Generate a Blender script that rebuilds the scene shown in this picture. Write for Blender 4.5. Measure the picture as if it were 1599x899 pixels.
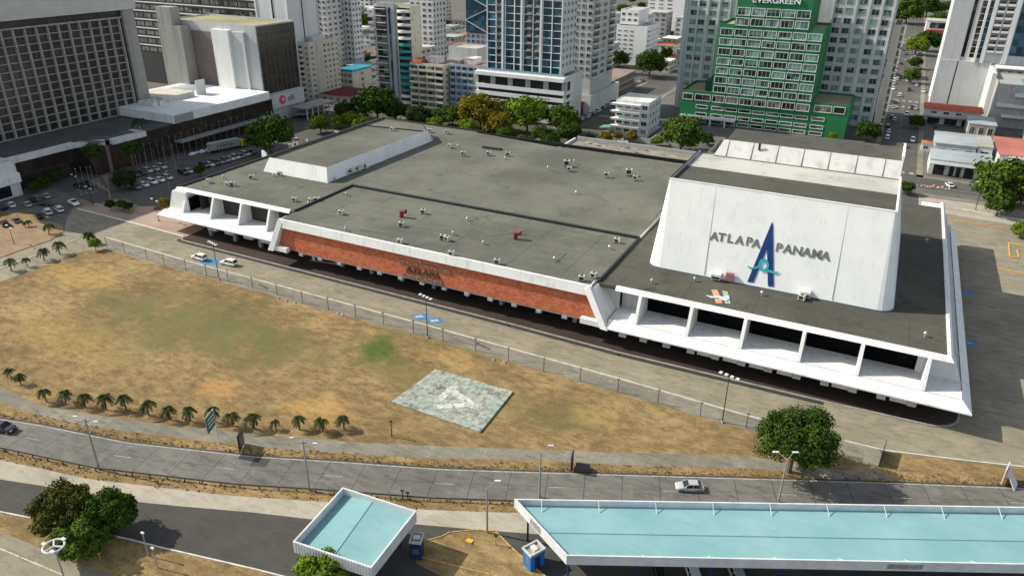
import bpy, math, random
from mathutils import Vector, Matrix
from mathutils.geometry import tessellate_polygon
random.seed(7)
R = math.radians
SC = bpy.context.scene
for o in list(bpy.data.objects): bpy.data.objects.remove(o)
COL = SC.collection

# ------------------------------------------------------------------ camera
CAM_H = 80.0
FPX = 1171.5
cam_d = bpy.data.cameras.new('camera'); cam = bpy.data.objects.new('camera', cam_d); COL.objects.link(cam)
CM = Matrix.Rotation(R(26.37), 3, 'Z') @ Matrix.Rotation(R(90 - 25.668), 3, 'X') @ Matrix.Rotation(R(0.636), 3, 'Z')
cam.matrix_world = Matrix.Translation((0, 0, CAM_H)) @ CM.to_4x4()
cam_d.sensor_width = 36.0; cam_d.lens = FPX / 1599 * 36.0
cam_d.clip_start = 1.0; cam_d.clip_end = 9000
SC.camera = cam
SC.render.resolution_x = 1024; SC.render.resolution_y = 575

# ------------------------------------------------------------------ sky, sun, exposure
SUN_EL, SUN_AZ = 38.0, 11.0         # the sun stands over -X, a little towards -Y
w = bpy.data.worlds.new('World'); SC.world = w; w.use_nodes = True
nt = w.node_tree; bg = nt.nodes['Background']
sky = nt.nodes.new('ShaderNodeTexSky'); sky.sky_type = 'NISHITA'; sky.sun_disc = False
sky.sun_elevation = R(SUN_EL); sky.sun_rotation = R(270 - SUN_AZ)
hs = nt.nodes.new('ShaderNodeHueSaturation'); hs.inputs['Saturation'].default_value = .5   # hazy tropical sky, less blue
nt.links.new(sky.outputs[0], hs.inputs['Color']); nt.links.new(hs.outputs[0], bg.inputs[0]); bg.inputs[1].default_value = 0.125
sun_d = bpy.data.lights.new('sun', 'SUN'); sun_d.energy = 4.0; sun_d.angle = R(0.5); sun_d.color = (1, 0.93, 0.80)
sun = bpy.data.objects.new('sun', sun_d); COL.objects.link(sun)
sd = Vector((-math.cos(R(SUN_EL)) * math.cos(R(SUN_AZ)), -math.cos(R(SUN_EL)) * math.sin(R(SUN_AZ)), math.sin(R(SUN_EL))))
sun.rotation_euler = sd.to_track_quat('Z', 'Y').to_euler(); sun.location = (0, 0, 300)
SC.view_settings.view_transform = 'Standard'; SC.view_settings.look = 'None'
SC.view_settings.exposure = 0.5; SC.view_settings.gamma = 1.0

# ------------------------------------------------------------------ survey helpers: photo pixel (1599x899) -> world point on a plane
def ray(px, py): return CM @ Vector(((px - 799.5) / FPX, -(py - 449.5) / FPX, -1))
def at(px, py, z=0.0):
    d = ray(px, py); t = (z - CAM_H) / d.z; return Vector((d.x * t, d.y * t, z))
def aty(px, py, Y):
    d = ray(px, py); t = Y / d.y; return Vector((d.x * t, Y, CAM_H + d.z * t))
def atx(px, py, X):
    d = ray(px, py); t = X / d.x; return Vector((X, d.y * t, CAM_H + d.z * t))
def onplane(px, py, p, n):
    d = ray(px, py); o = Vector((0, 0, CAM_H)); return o + d * ((p - o).dot(n) / d.dot(n))

# ------------------------------------------------------------------ materials
def srgb(r, g, b):
    f = lambda c: (c / 12.92 if c <= .04045 else ((c + .055) / 1.055) ** 2.4)
    return (f(r / 255), f(g / 255), f(b / 255))
class NT:
    def __init__(s, name):
        s.m = bpy.data.materials.new(name); s.m.use_nodes = True; s.t = s.m.node_tree
        s.b = s.t.nodes['Principled BSDF']
    def n(s, kind, **kw):
        x = s.t.nodes.new('ShaderNode' + kind)
        for k, v in kw.items():
            if k in x.inputs: x.inputs[k].default_value = v
            else: setattr(x, k, v)
        return x
    def l(s, a, b): s.t.links.new(a, b)
    def pos(s, scale=(1, 1, 1), loc=(0, 0, 0)):
        g = s.n('NewGeometry'); m = s.n('Mapping'); m.inputs['Scale'].default_value = scale; m.inputs['Location'].default_value = loc
        s.l(g.outputs['Position'], m.inputs['Vector']); return m.outputs[0]
    def noise(s, scale, detail=4, vec=None, rough=.6):
        x = s.n('TexNoise'); x.inputs['Scale'].default_value = scale; x.inputs['Detail'].default_value = detail; x.inputs['Roughness'].default_value = rough
        s.l(vec if vec is not None else s.pos(), x.inputs['Vector']); return x.outputs['Fac']
    def ramp(s, fac, stops):
        x = s.n('ValToRGB'); e = x.color_ramp.elements
        while len(e) < len(stops): e.new(.5)
        for i, (p, c) in enumerate(stops):
            e[i].position = p; e[i].color = (c[0], c[1], c[2], 1) if not isinstance(c, (int, float)) else (c, c, c, 1)
        s.l(fac, x.inputs[0]); return x.outputs[0]
    def mix(s, fac, a, b, mode='MIX'):
        x = s.n('MixRGB', blend_type=mode)
        for k, v in ((0, fac), (1, a), (2, b)):
            if hasattr(v, 'is_linked') or hasattr(v, 'links'): s.l(v, x.inputs[k])
            elif isinstance(v, (int, float)): x.inputs[k].default_value = v
            else: x.inputs[k].default_value = (v[0], v[1], v[2], 1)
        return x.outputs[0]
    def math(s, op, a, b=0.0):
        x = s.n('Math', operation=op)
        for k, v in ((0, a), (1, b)):
            if isinstance(v, (int, float)): x.inputs[k].default_value = v
            else: s.l(v, x.inputs[k])
        return x.outputs[0]
    def bump(s, h, strength=.3, dist=.05):
        x = s.n('Bump'); x.inputs['Strength'].default_value = strength; x.inputs['Distance'].default_value = dist
        s.l(h, x.inputs['Height']); s.l(x.outputs[0], s.b.inputs['Normal'])
    def out(s, col, rough=.85, spec=.3):
        if isinstance(col, (tuple, list)): s.b.inputs['Base Color'].default_value = (*col, 1)
        else: s.l(col, s.b.inputs['Base Color'])
        s.b.inputs['Roughness'].default_value = rough; s.b.inputs['Specular IOR Level'].default_value = spec
        return s.m
MATS = {}
def plain(name, c, rough=.7, var=.12, scale=1.5, metal=0, spec=.4):
    if name in MATS: return MATS[name]
    m = NT(name); a = m.noise(scale, 5)
    lo = tuple(x * (1 - var) for x in c); hi = tuple(min(1, x * (1 + var)) for x in c)
    r = m.out(m.ramp(a, [(.3, lo), (.7, hi)]), rough, spec); m.b.inputs['Metallic'].default_value = metal
    MATS[name] = r; return r
def wall(name, c, dirt=.25, streak=(.5, .5, .035)):
    """painted wall: blotches plus vertical rain streaks"""
    if name in MATS: return MATS[name]
    m = NT(name); s1 = m.noise(1.0, 6, m.pos(streak), .65); s2 = m.noise(.12, 5)
    s3 = m.noise(1.0, 4, m.pos((2.2, 2.2, .09)), .7)
    base = m.mix(m.ramp(s2, [(.35, 0.), (.7, 1.)]), tuple(x * .9 for x in c), c)
    d = tuple(x * (1 - dirt) * .8 for x in c)
    col = m.mix(m.ramp(s1, [(.5, 0.), (.72, .8)]), base, d)
    col = m.mix(m.ramp(s3, [(.66, 0.), (.78, min(.55, dirt * 2.4))]), col, tuple(x * .45 for x in c))
    r = m.out(col, .8, .3); MATS[name] = r; return r
white = wall('white_paint', (.80, .81, .79), .06)
white2 = wall('white_render', (.66, .67, .66), .22)
cream = wall('cream_render', (.60, .57, .48), .3)
grey_w = wall('grey_render', (.42, .42, .40), .25)
pale_w = wall('pale_grey_render', (.55, .57, .57), .2)
blue_w = wall('blue_grey_render', (.38, .42, .46), .2)
green_w = wall('green_paint', (.025, .19, .072), .15)
conc = wall('raw_concrete', (.34, .335, .31), .35)
taupe = wall('taupe_panel', (.20, .17, .155), .15)
brown_g = plain('brown_cladding', (.045, .03, .022), .35, .3, .6)
dark = plain('dark_void', (.012, .012, .013), .6)
black = plain('black_metal', (.02, .02, .022), .45)
steel = plain('galvanised_steel', (.35, .36, .36), .45, .2, 3, .3)
lightm = plain('pale_metal', (.62, .63, .62), .5, .1, 3)
glassb = None
def glass(name, c, tint, amount=.5, rough=.12):
    m = NT(name); oi = m.n('ObjectInfo'); 
    g = m.n('NewGeometry'); wn = m.n('TexWhiteNoise', noise_dimensions='3D')
    sn = m.n('VectorMath', operation='SNAP'); sn.inputs[1].default_value = (2.6, 2.6, 3.05); m.l(g.outputs['Position'], sn.inputs[0]); m.l(sn.outputs[0], wn.inputs['Vector'])
    v = m.math('ADD', m.math('MULTIPLY', oi.outputs['Random'], .5), m.math('MULTIPLY', wn.outputs['Value'], .5))
    streaks = m.noise(1, 3, m.pos((3.5, 3.5, .3)))
    fac = m.math('MULTIPLY', m.ramp(v, [(.35, 0.), (.75, 1.)]), m.math('MULTIPLY', streaks, amount * 1.8))
    r = m.out(m.mix(fac, c, tint), rough, .6); MATS[name] = r; return r
g_dark = glass('dark_window_glass', (.012, .014, .015), (.24, .24, .21), 1.0)
g_green = glass('green_window_glass', (.012, .03, .027), (.24, .40, .34), 1.0)
g_blue = glass('blue_window_glass', (.02, .05, .075), (.08, .25, .34), .9, .08)
g_brown = glass('brown_window_glass', (.018, .017, .014), (.06, .052, .042), .6, .25)
g_car = plain('car_glass', (.015, .018, .02), .08, .1)

def roof_mat(name, c, patch=.5):
    m = NT(name); n1 = m.noise(.05, 6); n2 = m.noise(.22, 8, None, .78); n3 = m.noise(3.0, 5, None, .7)
    col = m.mix(m.ramp(n1, [(.38, 0.), (.62, 1.)]), tuple(x * .74 for x in c), tuple(x * 1.14 for x in c))
    col = m.mix(m.ramp(n2, [(.545, 0.), (.64, patch)]), col, tuple(x * .42 for x in c))
    n4 = m.noise(.3, 8, m.pos((1, 1, 1), (40, 7, 0)), .8); col = m.mix(m.ramp(n4, [(.56, 0.), (.66, patch * .7)]), col, tuple(min(1, x * 1.5) for x in c))
    col = m.mix(m.ramp(n3, [(.4, 0.), (.8, .25)]), col, tuple(x * 1.35 for x in c))
    wv = m.n('TexWave'); wv.inputs['Scale'].default_value = .16; wv.bands_direction = 'X'; wv.wave_profile = 'SAW'
    m.l(m.pos(), wv.inputs['Vector'])
    col = m.mix(m.ramp(wv.outputs['Fac'], [(.965, 0.), (.985, .3)]), col, tuple(x * .5 for x in c))
    m.bump(n3, .2, .05); MATS[name] = m.out(col, .9, .25); return MATS[name]
roofm = roof_mat('bitumen_roof', (.128, .130, .106), .55)
roofd = roof_mat('dark_bitumen_roof', (.080, .078, .062), .7)
roofl = roof_mat('pale_stained_roof', (.44, .43, .39), .5)
red_roof = roof_mat('red_roof', (.30, .07, .045), .35)
orange_roof = roof_mat('orange_tile_roof', (.42, .15, .07), .3)
zinc = roof_mat('zinc_roof', (.36, .40, .41), .3)

def brick():
    m = NT('red_brick_cladding'); n1 = m.noise(1.0, 6, m.pos((.8, .8, 1.2)), .75); n2 = m.noise(.15, 4)
    v = m.n('TexVoronoi'); v.inputs['Scale'].default_value = 1.4; m.l(m.pos((1, 1, 1.6)), v.inputs['Vector'])
    col = m.ramp(n1, [(.3, (.30, .07, .03)), (.5, (.44, .125, .06)), (.72, (.56, .24, .13))])
    col = m.mix(m.ramp(n2, [(.4, 0.), (.7, .4)]), col, (.42, .12, .06))
    col = m.mix(.25, col, m.ramp(v.outputs['Color'], [(.2, (.25, .06, .03)), (.8, (.62, .24, .12))]))
    m.bump(n1, .6, .15); return m.out(col, .9, .2)
brickm = brick()

def ellipse_mask(m, cx, cy, rx, ry, rag=.6, ns=.12):
    g = m.n('NewGeometry'); mp = m.n('Mapping', vector_type='POINT')
    mp.inputs['Location'].default_value = (-cx / rx, -cy / ry, 0); mp.inputs['Scale'].default_value = (1 / rx, 1 / ry, 0)
    m.l(g.outputs['Position'], mp.inputs['Vector']); ln = m.n('VectorMath', operation='LENGTH'); m.l(mp.outputs[0], ln.inputs[0])
    nz = m.noise(ns, 6, None, .7)
    v = m.math('ADD', ln.outputs['Value'], m.math('MULTIPLY', m.math('SUBTRACT', nz, .5), rag * 5.0))
    return m.ramp(v, [(.35, 1.), (1.15, 0.)])
def lawn_mat():
    m = NT('dry_lawn'); n1 = m.noise(.05, 8, None, .7); n2 = m.noise(.45, 8, m.pos((.7, 1.4, 1)), .8); n3 = m.noise(3.2, 6, None, .85); n4 = m.noise(.16, 8, m.pos((1, 1, 1), (31, 9, 0)), .8)
    col = m.ramp(n1, [(.36, (.165, .116, .052)), (.46, (.240, .166, .074)), (.54, (.300, .208, .093)), (.64, (.36, .262, .124))])
    col = m.mix(m.ramp(n4, [(.52, 0.), (.60, .6)]), col, (.15, .125, .05))
    col = m.mix(m.ramp(n4, [(.36, .6), (.45, 0.)]), col, (.39, .28, .13))
    col = m.mix(m.ramp(n2, [(.40, .7), (.52, 0.)]), col, (.115, .082, .038))
    col = m.mix(m.ramp(n2, [(.53, 0.), (.64, .5)]), col, (.40, .32, .17))
    col = m.mix(m.ramp(n3, [(.38, .6), (.5, 0.)]), col, (.12, .09, .045))
    col = m.mix(m.ramp(n3, [(.56, 0.), (.7, .5)]), col, (.46, .37, .21))
    for (px, py, rx, ry, c, k) in ((290, 505, 30, 17, (.125, .135, .05), .85), (430, 545, 17, 9, (.13, .135, .05), .8), (200, 470, 16, 8, (.15, .15, .06), .6), (640, 520, 9, 3, (.14, .14, .05), .6), (588, 547, 7.5, 6.5, (.050, .115, .015), 1.0),
                                   (620, 580, 9, 5, (.14, .13, .045), .6), (860, 645, 12, 6, (.11, .115, .04), .7), (120, 430, 16, 6, (.42, .27, .09), .6),
                                   (505, 640, 9, 5, (.46, .28, .10), .7), (345, 607, 6, 3.5, (.5, .28, .10), .6), (940, 655, 8, 4, (.42, .28, .11), .5), (700, 560, 10, 4, (.45, .30, .12), .5), (80, 520, 22, 8, (.42, .28, .10), .45)):
        c0 = at(px, py); k_ = m.math('MULTIPLY', ellipse_mask(m, c0.x, c0.y, rx, ry), k); k_ = m.math('MULTIPLY', k_, m.ramp(n2, [(.4, .4), (.55, 1.)]))
        col = m.mix(k_, col, c)
    m.bump(n3, .5, .12); return m.out(col, .95, .1)
lawnm = lawn_mat()
def concrete_mat(name, c, joint=None, stain=.35, grime=(.1, .095, .08)):
    m = NT(name); n1 = m.noise(.07, 7, None, .65); n2 = m.noise(.5, 7, m.pos((.5, 1.6, 1)), .75); n3 = m.noise(6, 3, None, .7)
    col = m.mix(m.ramp(n1, [(.33, 0.), (.68, 1.)]), tuple(x * .72 for x in c), tuple(x * 1.12 for x in c))
    n5 = m.noise(.22, 8, m.pos((1, 1, 1), (11, 5, 0)), .8)
    col = m.mix(m.ramp(n2, [(.48, 0.), (.64, stain * 1.1)]), col, grime); col = m.mix(m.ramp(n5, [(.53, 0.), (.62, stain * .8)]), col, tuple(min(1, x * 1.35) for x in c))
    col = m.mix(m.ramp(n3, [(.38, .45), (.55, 0.)]), col, tuple(x * .6 for x in c))
    if joint:
        b = m.n('TexBrick'); b.offset = 0; b.inputs['Scale'].default_value = 1; b.inputs['Mortar Size'].default_value = .05; b.inputs['Brick Width'].default_value = joint; b.inputs['Row Height'].default_value = joint
        m.l(m.pos(), b.inputs['Vector']); col = m.mix(m.math('MULTIPLY', b.outputs['Fac'], .3), col, tuple(x * .3 for x in c))
    m.bump(n3, .15, .02); MATS[name] = m.out(col, .9, .25); return MATS[name]
lotm = concrete_mat('lot_concrete', (.285, .258, .188), None, .6, (.12, .105, .075))
sidem = concrete_mat('sidewalk_concrete', (.245, .228, .18), 4.0, .7)
asph = concrete_mat('asphalt', (.078, .074, .066), None, .3, (.03, .03, .03))
asph2 = concrete_mat('patched_asphalt', (.11, .107, .098), None, .4, (.05, .05, .048))
pale_c = concrete_mat('pale_concrete', (.42, .385, .31), None, .45, (.2, .18, .14))
cityg = concrete_mat('city_ground', (.15, .145, .13), None, .6, (.06, .06, .05))
dirtm = concrete_mat('bare_dirt', (.30, .215, .125), None, .55, (.14, .1, .06))
pinkp = concrete_mat('pink_paving', (.44, .33, .27), 2.0, .3, (.25, .18, .15))
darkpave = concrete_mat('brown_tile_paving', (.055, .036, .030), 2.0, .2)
def helipad_mat():
    m = NT('mossy_slab'); n1 = m.noise(.9, 7, None, .8); n2 = m.noise(3.5, 5, m.pos((1, 2, 1)), .8); n0 = m.noise(.2, 4)
    col = m.ramp(n1, [(.34, (.08, .085, .065)), (.44, (.22, .23, .19)), (.54, (.38, .41, .35)), (.7, (.56, .58, .52))])
    col = m.mix(m.ramp(n2, [(.42, .5), (.52, 0.)]), col, (.09, .085, .06)); col = m.mix(m.ramp(n0, [(.45, 0.), (.7, .35)]), col, (.22, .38, .31))
    return m.out(col, .9, .2)
padm = helipad_mat()
paint_w = NT('worn_white_line'); _n = paint_w.noise(1.6, 6, None, .75); paint_w = paint_w.out(paint_w.ramp(_n, [(.36, (.16, .155, .14)), (.5, (.52, .51, .47)), (.7, (.7, .69, .65))]), .8)
paint_b = plain('blue_road_paint', (.05, .20, .38), .7, .35, 1.2)
paint_y = plain('yellow_paint', (.60, .34, .05), .7, .25, 1.5)
kerb_w = plain('pale_kerb', (.56, .55, .50), .8, .25, .7)
teal = NT('turquoise_roof_sheet'); _a = teal.noise(.12, 5); _b = teal.noise(1, 7, teal.pos((.22, 1.1, 1)), .75); _c = teal.mix(teal.ramp(_a, [(.3, 0.), (.7, 1.)]), (.17, .35, .365), (.24, .42, .43)); _c = teal.mix(teal.ramp(_b, [(.52, 0.), (.64, .4)]), _c, (.16, .31, .30)); teal = teal.out(_c, .55, .3)
teal_d = plain('teal_balcony', (.02, .30, .30), .6)
def leaf_mat(name, c1, c2, c3):
    m = NT(name); n1 = m.noise(.9, 3); n2 = m.noise(7, 2); g = m.n('ObjectInfo')
    col = m.ramp(n1, [(.36, c1), (.5, c2), (.66, c3)]); col = m.mix(m.ramp(n2, [(.4, .45), (.6, 0.)]), col, c1)
    r = m.out(col, .85, .08)
    return r
leaf = {'dark': leaf_mat('dark_foliage', (.020, .040, .006), (.040, .078, .010), (.075, .125, .016)),
        'mid': leaf_mat('mid_foliage', (.034, .060, .008), (.068, .115, .014), (.125, .185, .022)),
        'lime': leaf_mat('lime_foliage', (.07, .12, .010), (.14, .22, .018), (.24, .32, .03)),
        'olive': leaf_mat('olive_foliage', (.075, .07, .008), (.18, .15, .012), (.30, .235, .018)),
        'rust': leaf_mat('rusty_foliage', (.035, .045, .010), (.07, .075, .016), (.13, .11, .026)),
        'palm': leaf_mat('palm_foliage', (.016, .032, .010), (.032, .058, .015), (.06, .09, .022))}
bark = plain('bark', (.11, .085, .06), .9, .3, 4)

# ------------------------------------------------------------------ mesh building
class MB:
    def __init__(s): s.v = []; s.f = []; s.m = []
    def poly(s, pts, mi=0):
        i = len(s.v); s.v += [tuple(p) for p in pts]; s.f.append(tuple(range(i, i + len(pts)))); s.m.append(mi)
    def hexa(s, b, t, mi=0, cap=True):
        """solid between two loops of equal length (bottom anticlockwise from above)"""
        i = len(s.v); n = len(b); s.v += [tuple(p) for p in b] + [tuple(p) for p in t]
        for k in range(n):
            s.f.append((i + k, i + (k + 1) % n, i + n + (k + 1) % n, i + n + k)); s.m.append(mi)
        if cap:
            s.f.append(tuple(i + k for k in reversed(range(n)))); s.f.append(tuple(i + n + k for k in range(n))); s.m += [mi, mi]
    def box(s, x0, x1, y0, y1, z0, z1, mi=0):
        if x0 > x1: x0, x1 = x1, x0
        if y0 > y1: y0, y1 = y1, y0
        q = [(x0, y0), (x1, y0), (x1, y1), (x0, y1)]
        s.hexa([(a, b, z0) for a, b in q], [(a, b, z1) for a, b in q], mi)
    def prism(s, pts, z0, z1, mi=0):
        s.hexa([(p[0], p[1], z0) for p in pts], [(p[0], p[1], z1) for p in pts], mi)
    def tube(s, a, b, r0, r1=None, n=6, mi=0):
        a = Vector(a); b = Vector(b); r1 = r0 if r1 is None else r1; d = (b - a).normalized()
        u = d.orthogonal().normalized(); v = d.cross(u)
        f = lambda c, r: [c + (u * math.cos(2 * math.pi * k / n) + v * math.sin(2 * math.pi * k / n)) * r for k in range(n)]
        s.hexa(f(a, r0), f(b, r1), mi)
    def slab(s, a, b, wdt, h, mi=0):
        """beam from a to b, width in plan, height h upward"""
        a = Vector(a); b = Vector(b); d = (b - a); d.z = 0; d.normalize(); q = Vector((-d.y, d.x, 0)) * (wdt / 2)
        lo = [a - q, b - q, b + q, a + q]; s.hexa(lo, [p + Vector((0, 0, h)) for p in lo], mi)
    def tess(s, pts, z, mi=0):
        pts = [Vector((p[0], p[1], z)) for p in pts]; i = len(s.v); s.v += [tuple(p) for p in pts]
        for t in tessellate_polygon([pts]):
            a, b, c = (pts[k] for k in t)
            if (b - a).cross(c - a).z < 0: t = (t[0], t[2], t[1])
            s.f.append(tuple(i + k for k in t)); s.m.append(mi)
    def extrude_poly(s, pts, off, mi=0, mi2=None):
        """flat outline pts (3D) thickened by vector off, tessellated caps"""
        pts = [Vector(p) for p in pts]; off = Vector(off); i = len(s.v); n = len(pts)
        s.v += [tuple(p) for p in pts] + [tuple(p + off) for p in pts]
        for t in tessellate_polygon([pts]):
            s.f.append(tuple(i + n + k for k in t)); s.m.append(mi); s.f.append(tuple(i + k for k in reversed(t))); s.m.append(mi)
        for k in range(n): s.f.append((i + k, i + (k + 1) % n, i + n + (k + 1) % n, i + n + k)); s.m.append(mi if mi2 is None else mi2)
    def join(s, o, off=(0, 0, 0), rot=0.0):
        i = len(s.v); c, q = math.cos(rot), math.sin(rot)
        s.v += [(a * c - b * q + off[0], a * q + b * c + off[1], z + off[2]) for a, b, z in o.v]
        s.f += [tuple(k + i for k in f) for f in o.f]; s.m += o.m
    def mesh(s, name, mats, org=(0, 0, 0)):
        me = bpy.data.meshes.new(name); ox, oy, oz = org
        me.from_pydata([(a - ox, b - oy, c - oz) for a, b, c in s.v], [], s.f)
        mats = mats if isinstance(mats, (list, tuple)) else [mats]
        for m in mats: me.materials.append(m)
        if len(mats) > 1: me.polygons.foreach_set('material_index', s.m)
        me.update(); return me
    def build(s, name, mats, parent=None):
        org = parent['_w'] if parent is not None and '_w' in parent else (0, 0, 0)
        o = bpy.data.objects.new(name, s.mesh(name, mats, org)); COL.objects.link(o)
        if parent is not None: o.parent = parent; o['_w'] = tuple(org)
        return o
def tag(o, label, cat, group=None, kind=None):
    if label: o['label'] = label
    if cat: o['category'] = cat
    if group: o['group'] = group
    if kind: o['kind'] = kind
    return o
def empty(name, loc, label, cat, group=None, rz=0):
    o = bpy.data.objects.new(name, None); COL.objects.link(o); o.location = loc; o.rotation_euler = (0, 0, rz); o.empty_display_size = .5
    o['_w'] = tuple(float(x) for x in loc); return tag(o, label, cat, group)
def struct(name, mb, mats): o = mb.build(name, mats); o['kind'] = 'structure'; return o
def inst(name, me, loc, rz, parent):
    o = bpy.data.objects.new(name, me); COL.objects.link(o); o.parent = parent
    wv = parent['_w'] if '_w' in parent else (0, 0, 0)
    o.location = (loc[0] - wv[0], loc[1] - wv[1], loc[2] - wv[2]); o.rotation_euler = (0, 0, rz); return o
def copy_tree(src, loc, rz, label, group=None, scale=None):
    r = src.copy(); COL.objects.link(r); r.location = loc; r.rotation_euler = (0, 0, rz); r['label'] = label
    if group: r['group'] = group
    if scale: r.scale = (scale, scale, scale)
    for ch in src.children:
        c = ch.copy(); COL.objects.link(c); c.parent = r
        for g in ch.children:
            d = g.copy(); COL.objects.link(d); d.parent = c
    return r
_fonts = {}
def text(name, body, size, mat, ext, org, xdir, ydir, parent, squash=1.0, spacing=1.0, offset=0.0, width=None):
    cu = bpy.data.curves.new(name, 'FONT'); cu.body = body; cu.size = size; cu.extrude = ext; cu.space_character = spacing; cu.offset = offset; cu.align_x = 'CENTER'; cu.resolution_u = 3
    t = bpy.data.objects.new('tmp', cu); COL.objects.link(t); bpy.context.view_layer.update()
    me = bpy.data.meshes.new_from_object(t.evaluated_get(bpy.context.evaluated_depsgraph_get())); bpy.data.objects.remove(t)
    me.name = name; me.materials.clear(); me.materials.append(mat)
    if width: xs_ = [v.co.x for v in me.vertices]; squash = width / (max(xs_) - min(xs_))
    x = Vector(xdir).normalized(); y = Vector(ydir).normalized(); z = x.cross(y)
    M = Matrix(((x.x * squash, y.x, z.x), (x.y * squash, y.y, z.y), (x.z * squash, y.z, z.z)))
    wv = parent['_w'] if parent is not None else (0, 0, 0)
    me.transform(Matrix.Translation(Vector(org) - Vector(wv)) @ M.to_4x4())
    o = bpy.data.objects.new(name, me); COL.objects.link(o)
    if parent is not None: o.parent = parent
    return o
def blurred_marks(n, wd, ht, seed):
    '''rows of letter-sized strokes for lettering too blurred to read, in x-z, facing -y'''
    r = random.Random(seed); m = MB(); p = wd / n
    for k in range(n):
        if r.random() < .12: continue
        x = k * p; a = p * r.uniform(.16, .26); hh = ht * r.uniform(.8, 1)
        m.box(x, x + a, -.04, 0, 0, hh)
        if r.random() < .6: m.box(x + p * .5, x + p * .5 + a, -.04, 0, 0, hh * r.choice((.5, 1)))
        m.box(x + a + .002, x + p * .5 - .002, -.04, 0, ht * .38, ht * .55)
    return m
def pxpoly(l, z=0): return [at(a, b, z) for a, b in l]

# ================================================================== GROUND, ROADS
def sheet(name, pts, z, mat):
    m = MB(); m.tess(pts, z); return struct(name, m, mat)
m = MB(); m.poly([(-2500, -120, -.02), (1600, -120, -.02), (1600, 3800, -.02), (-2500, 3800, -.02)]); struct('ground', m, cityg)
# concrete apron round the convention centre
lot = pxpoly([(-60, 462), (-60, 420), (0, 400), (62, 380), (100, 360), (106, 338), (116, 322)]) + [Vector((-226, 140, 0)), Vector((-205, 262, 0)), Vector((60, 262, 0)), Vector((60, 140, 0))] + pxpoly([(1700, 750), (1599, 731), (1380, 705), (1290, 733), (1165, 676), (400, 470), (130, 392)])
sheet('driveway', lot, .0, lotm)
sheet('car_park', [(-262, 150), (-205, 140), (-190, 150), (-187, 262), (-262, 262)], .004, asph2)
lane = pxpoly([(40, 320), (66, 300), (108, 274), (160, 268), (160, 300), (110, 318), (70, 345)])
# brick red paving and the pink plaza
sheet('plaza', pxpoly([(120, 327), (150, 317), (185, 322), (240, 322), (300, 312), (330, 330), (345, 383), (287, 370)]), .008, pinkp)
m = MB()
pk = pxpoly([(121, 326), (180, 341), (287, 369.5)])
for a, b in zip(pk, pk[1:]): m.slab(a, b, .5, .16)
struct('plaza_kerb', m, kerb_w)
sheet('planting_bed', pxpoly([(157, 318), (170, 311), (196, 311), (216, 322), (205, 335), (185, 330)]), .014, dirtm); sheet('planting_bed', pxpoly([(238, 327), (258, 311), (285, 301), (300, 306), (275, 323), (250, 330)]), .014, concrete_mat('red_mulch', (.20, .09, .06), None, .5, (.08, .05, .03)))
# raised brown pavement under the canopies with its pale kerb
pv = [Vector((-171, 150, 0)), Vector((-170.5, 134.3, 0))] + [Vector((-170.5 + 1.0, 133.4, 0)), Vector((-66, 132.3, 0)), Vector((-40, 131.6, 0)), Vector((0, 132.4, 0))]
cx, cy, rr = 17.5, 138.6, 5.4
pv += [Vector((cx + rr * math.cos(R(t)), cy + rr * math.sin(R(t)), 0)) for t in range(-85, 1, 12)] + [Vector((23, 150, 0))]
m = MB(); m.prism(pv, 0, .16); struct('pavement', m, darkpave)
m = MB()
for a, b in zip(pv[1:], pv[2:]): m.slab(a, b, .38, .2)
struct('pavement_kerb', m, plain('grey_kerb', (.30, .29, .26), .8, .3, .8))
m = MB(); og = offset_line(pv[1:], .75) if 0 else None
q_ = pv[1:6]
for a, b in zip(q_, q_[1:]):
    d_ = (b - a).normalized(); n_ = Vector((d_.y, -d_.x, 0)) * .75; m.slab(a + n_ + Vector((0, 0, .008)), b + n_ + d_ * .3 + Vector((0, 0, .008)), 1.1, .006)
struct('dark_edge_strip', m, plain('dark_strip', (.035, .034, .03), .9, .3, 1))  # darker strip of road surface along the outer side of the pavement kerb
# the dry field
lawn = pxpoly([(-80, 470), (0, 440), (60, 418), (130, 392), (166, 389), (430, 463), (668, 527), (963, 612.5), (1127, 659.5), (1372, 728), (1382, 705), (1490, 718), (1599, 731), (1720, 752)])
lawn_low = pxpoly([(1720, 775), (1599, 760), (1399, 752), (1200, 746), (1000, 741), (800, 734), (683, 731), (533, 719), (400, 711), (200, 690), (60, 661), (0, 652), (-80, 630)])
sheet('lawn', lawn + lawn_low, .008, lawnm)
sheet('fence_walk', pxpoly([(166, 373), (430, 446), (668, 510), (963, 592), (1165, 650), (1380, 703)]) + pxpoly([(1372, 729), (1127, 659.5), (963, 612.5), (668, 527), (430, 463), (164, 389)]), .012, sidem)
m = MB()
kp = pxpoly([(166, 371), (300, 410), (430, 444.5), (668, 508.5), (800, 545), (963, 590), (1165, 648.5), (1300, 684), (1380, 703), (1490, 717), (1599, 729), (1720, 750)])
for a, b in zip(kp, kp[1:]): m.slab(a, b, .26, .15)
struct('driveway_kerb', m, kerb_w)
m = MB()
kp = pxpoly([(-60, 442), (0, 420), (75, 392), (125, 372)])
for a, b in zip(kp, kp[1:]): m.slab(a, b, .25, .14)
struct('street_kerb', m, kerb_w)
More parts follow.
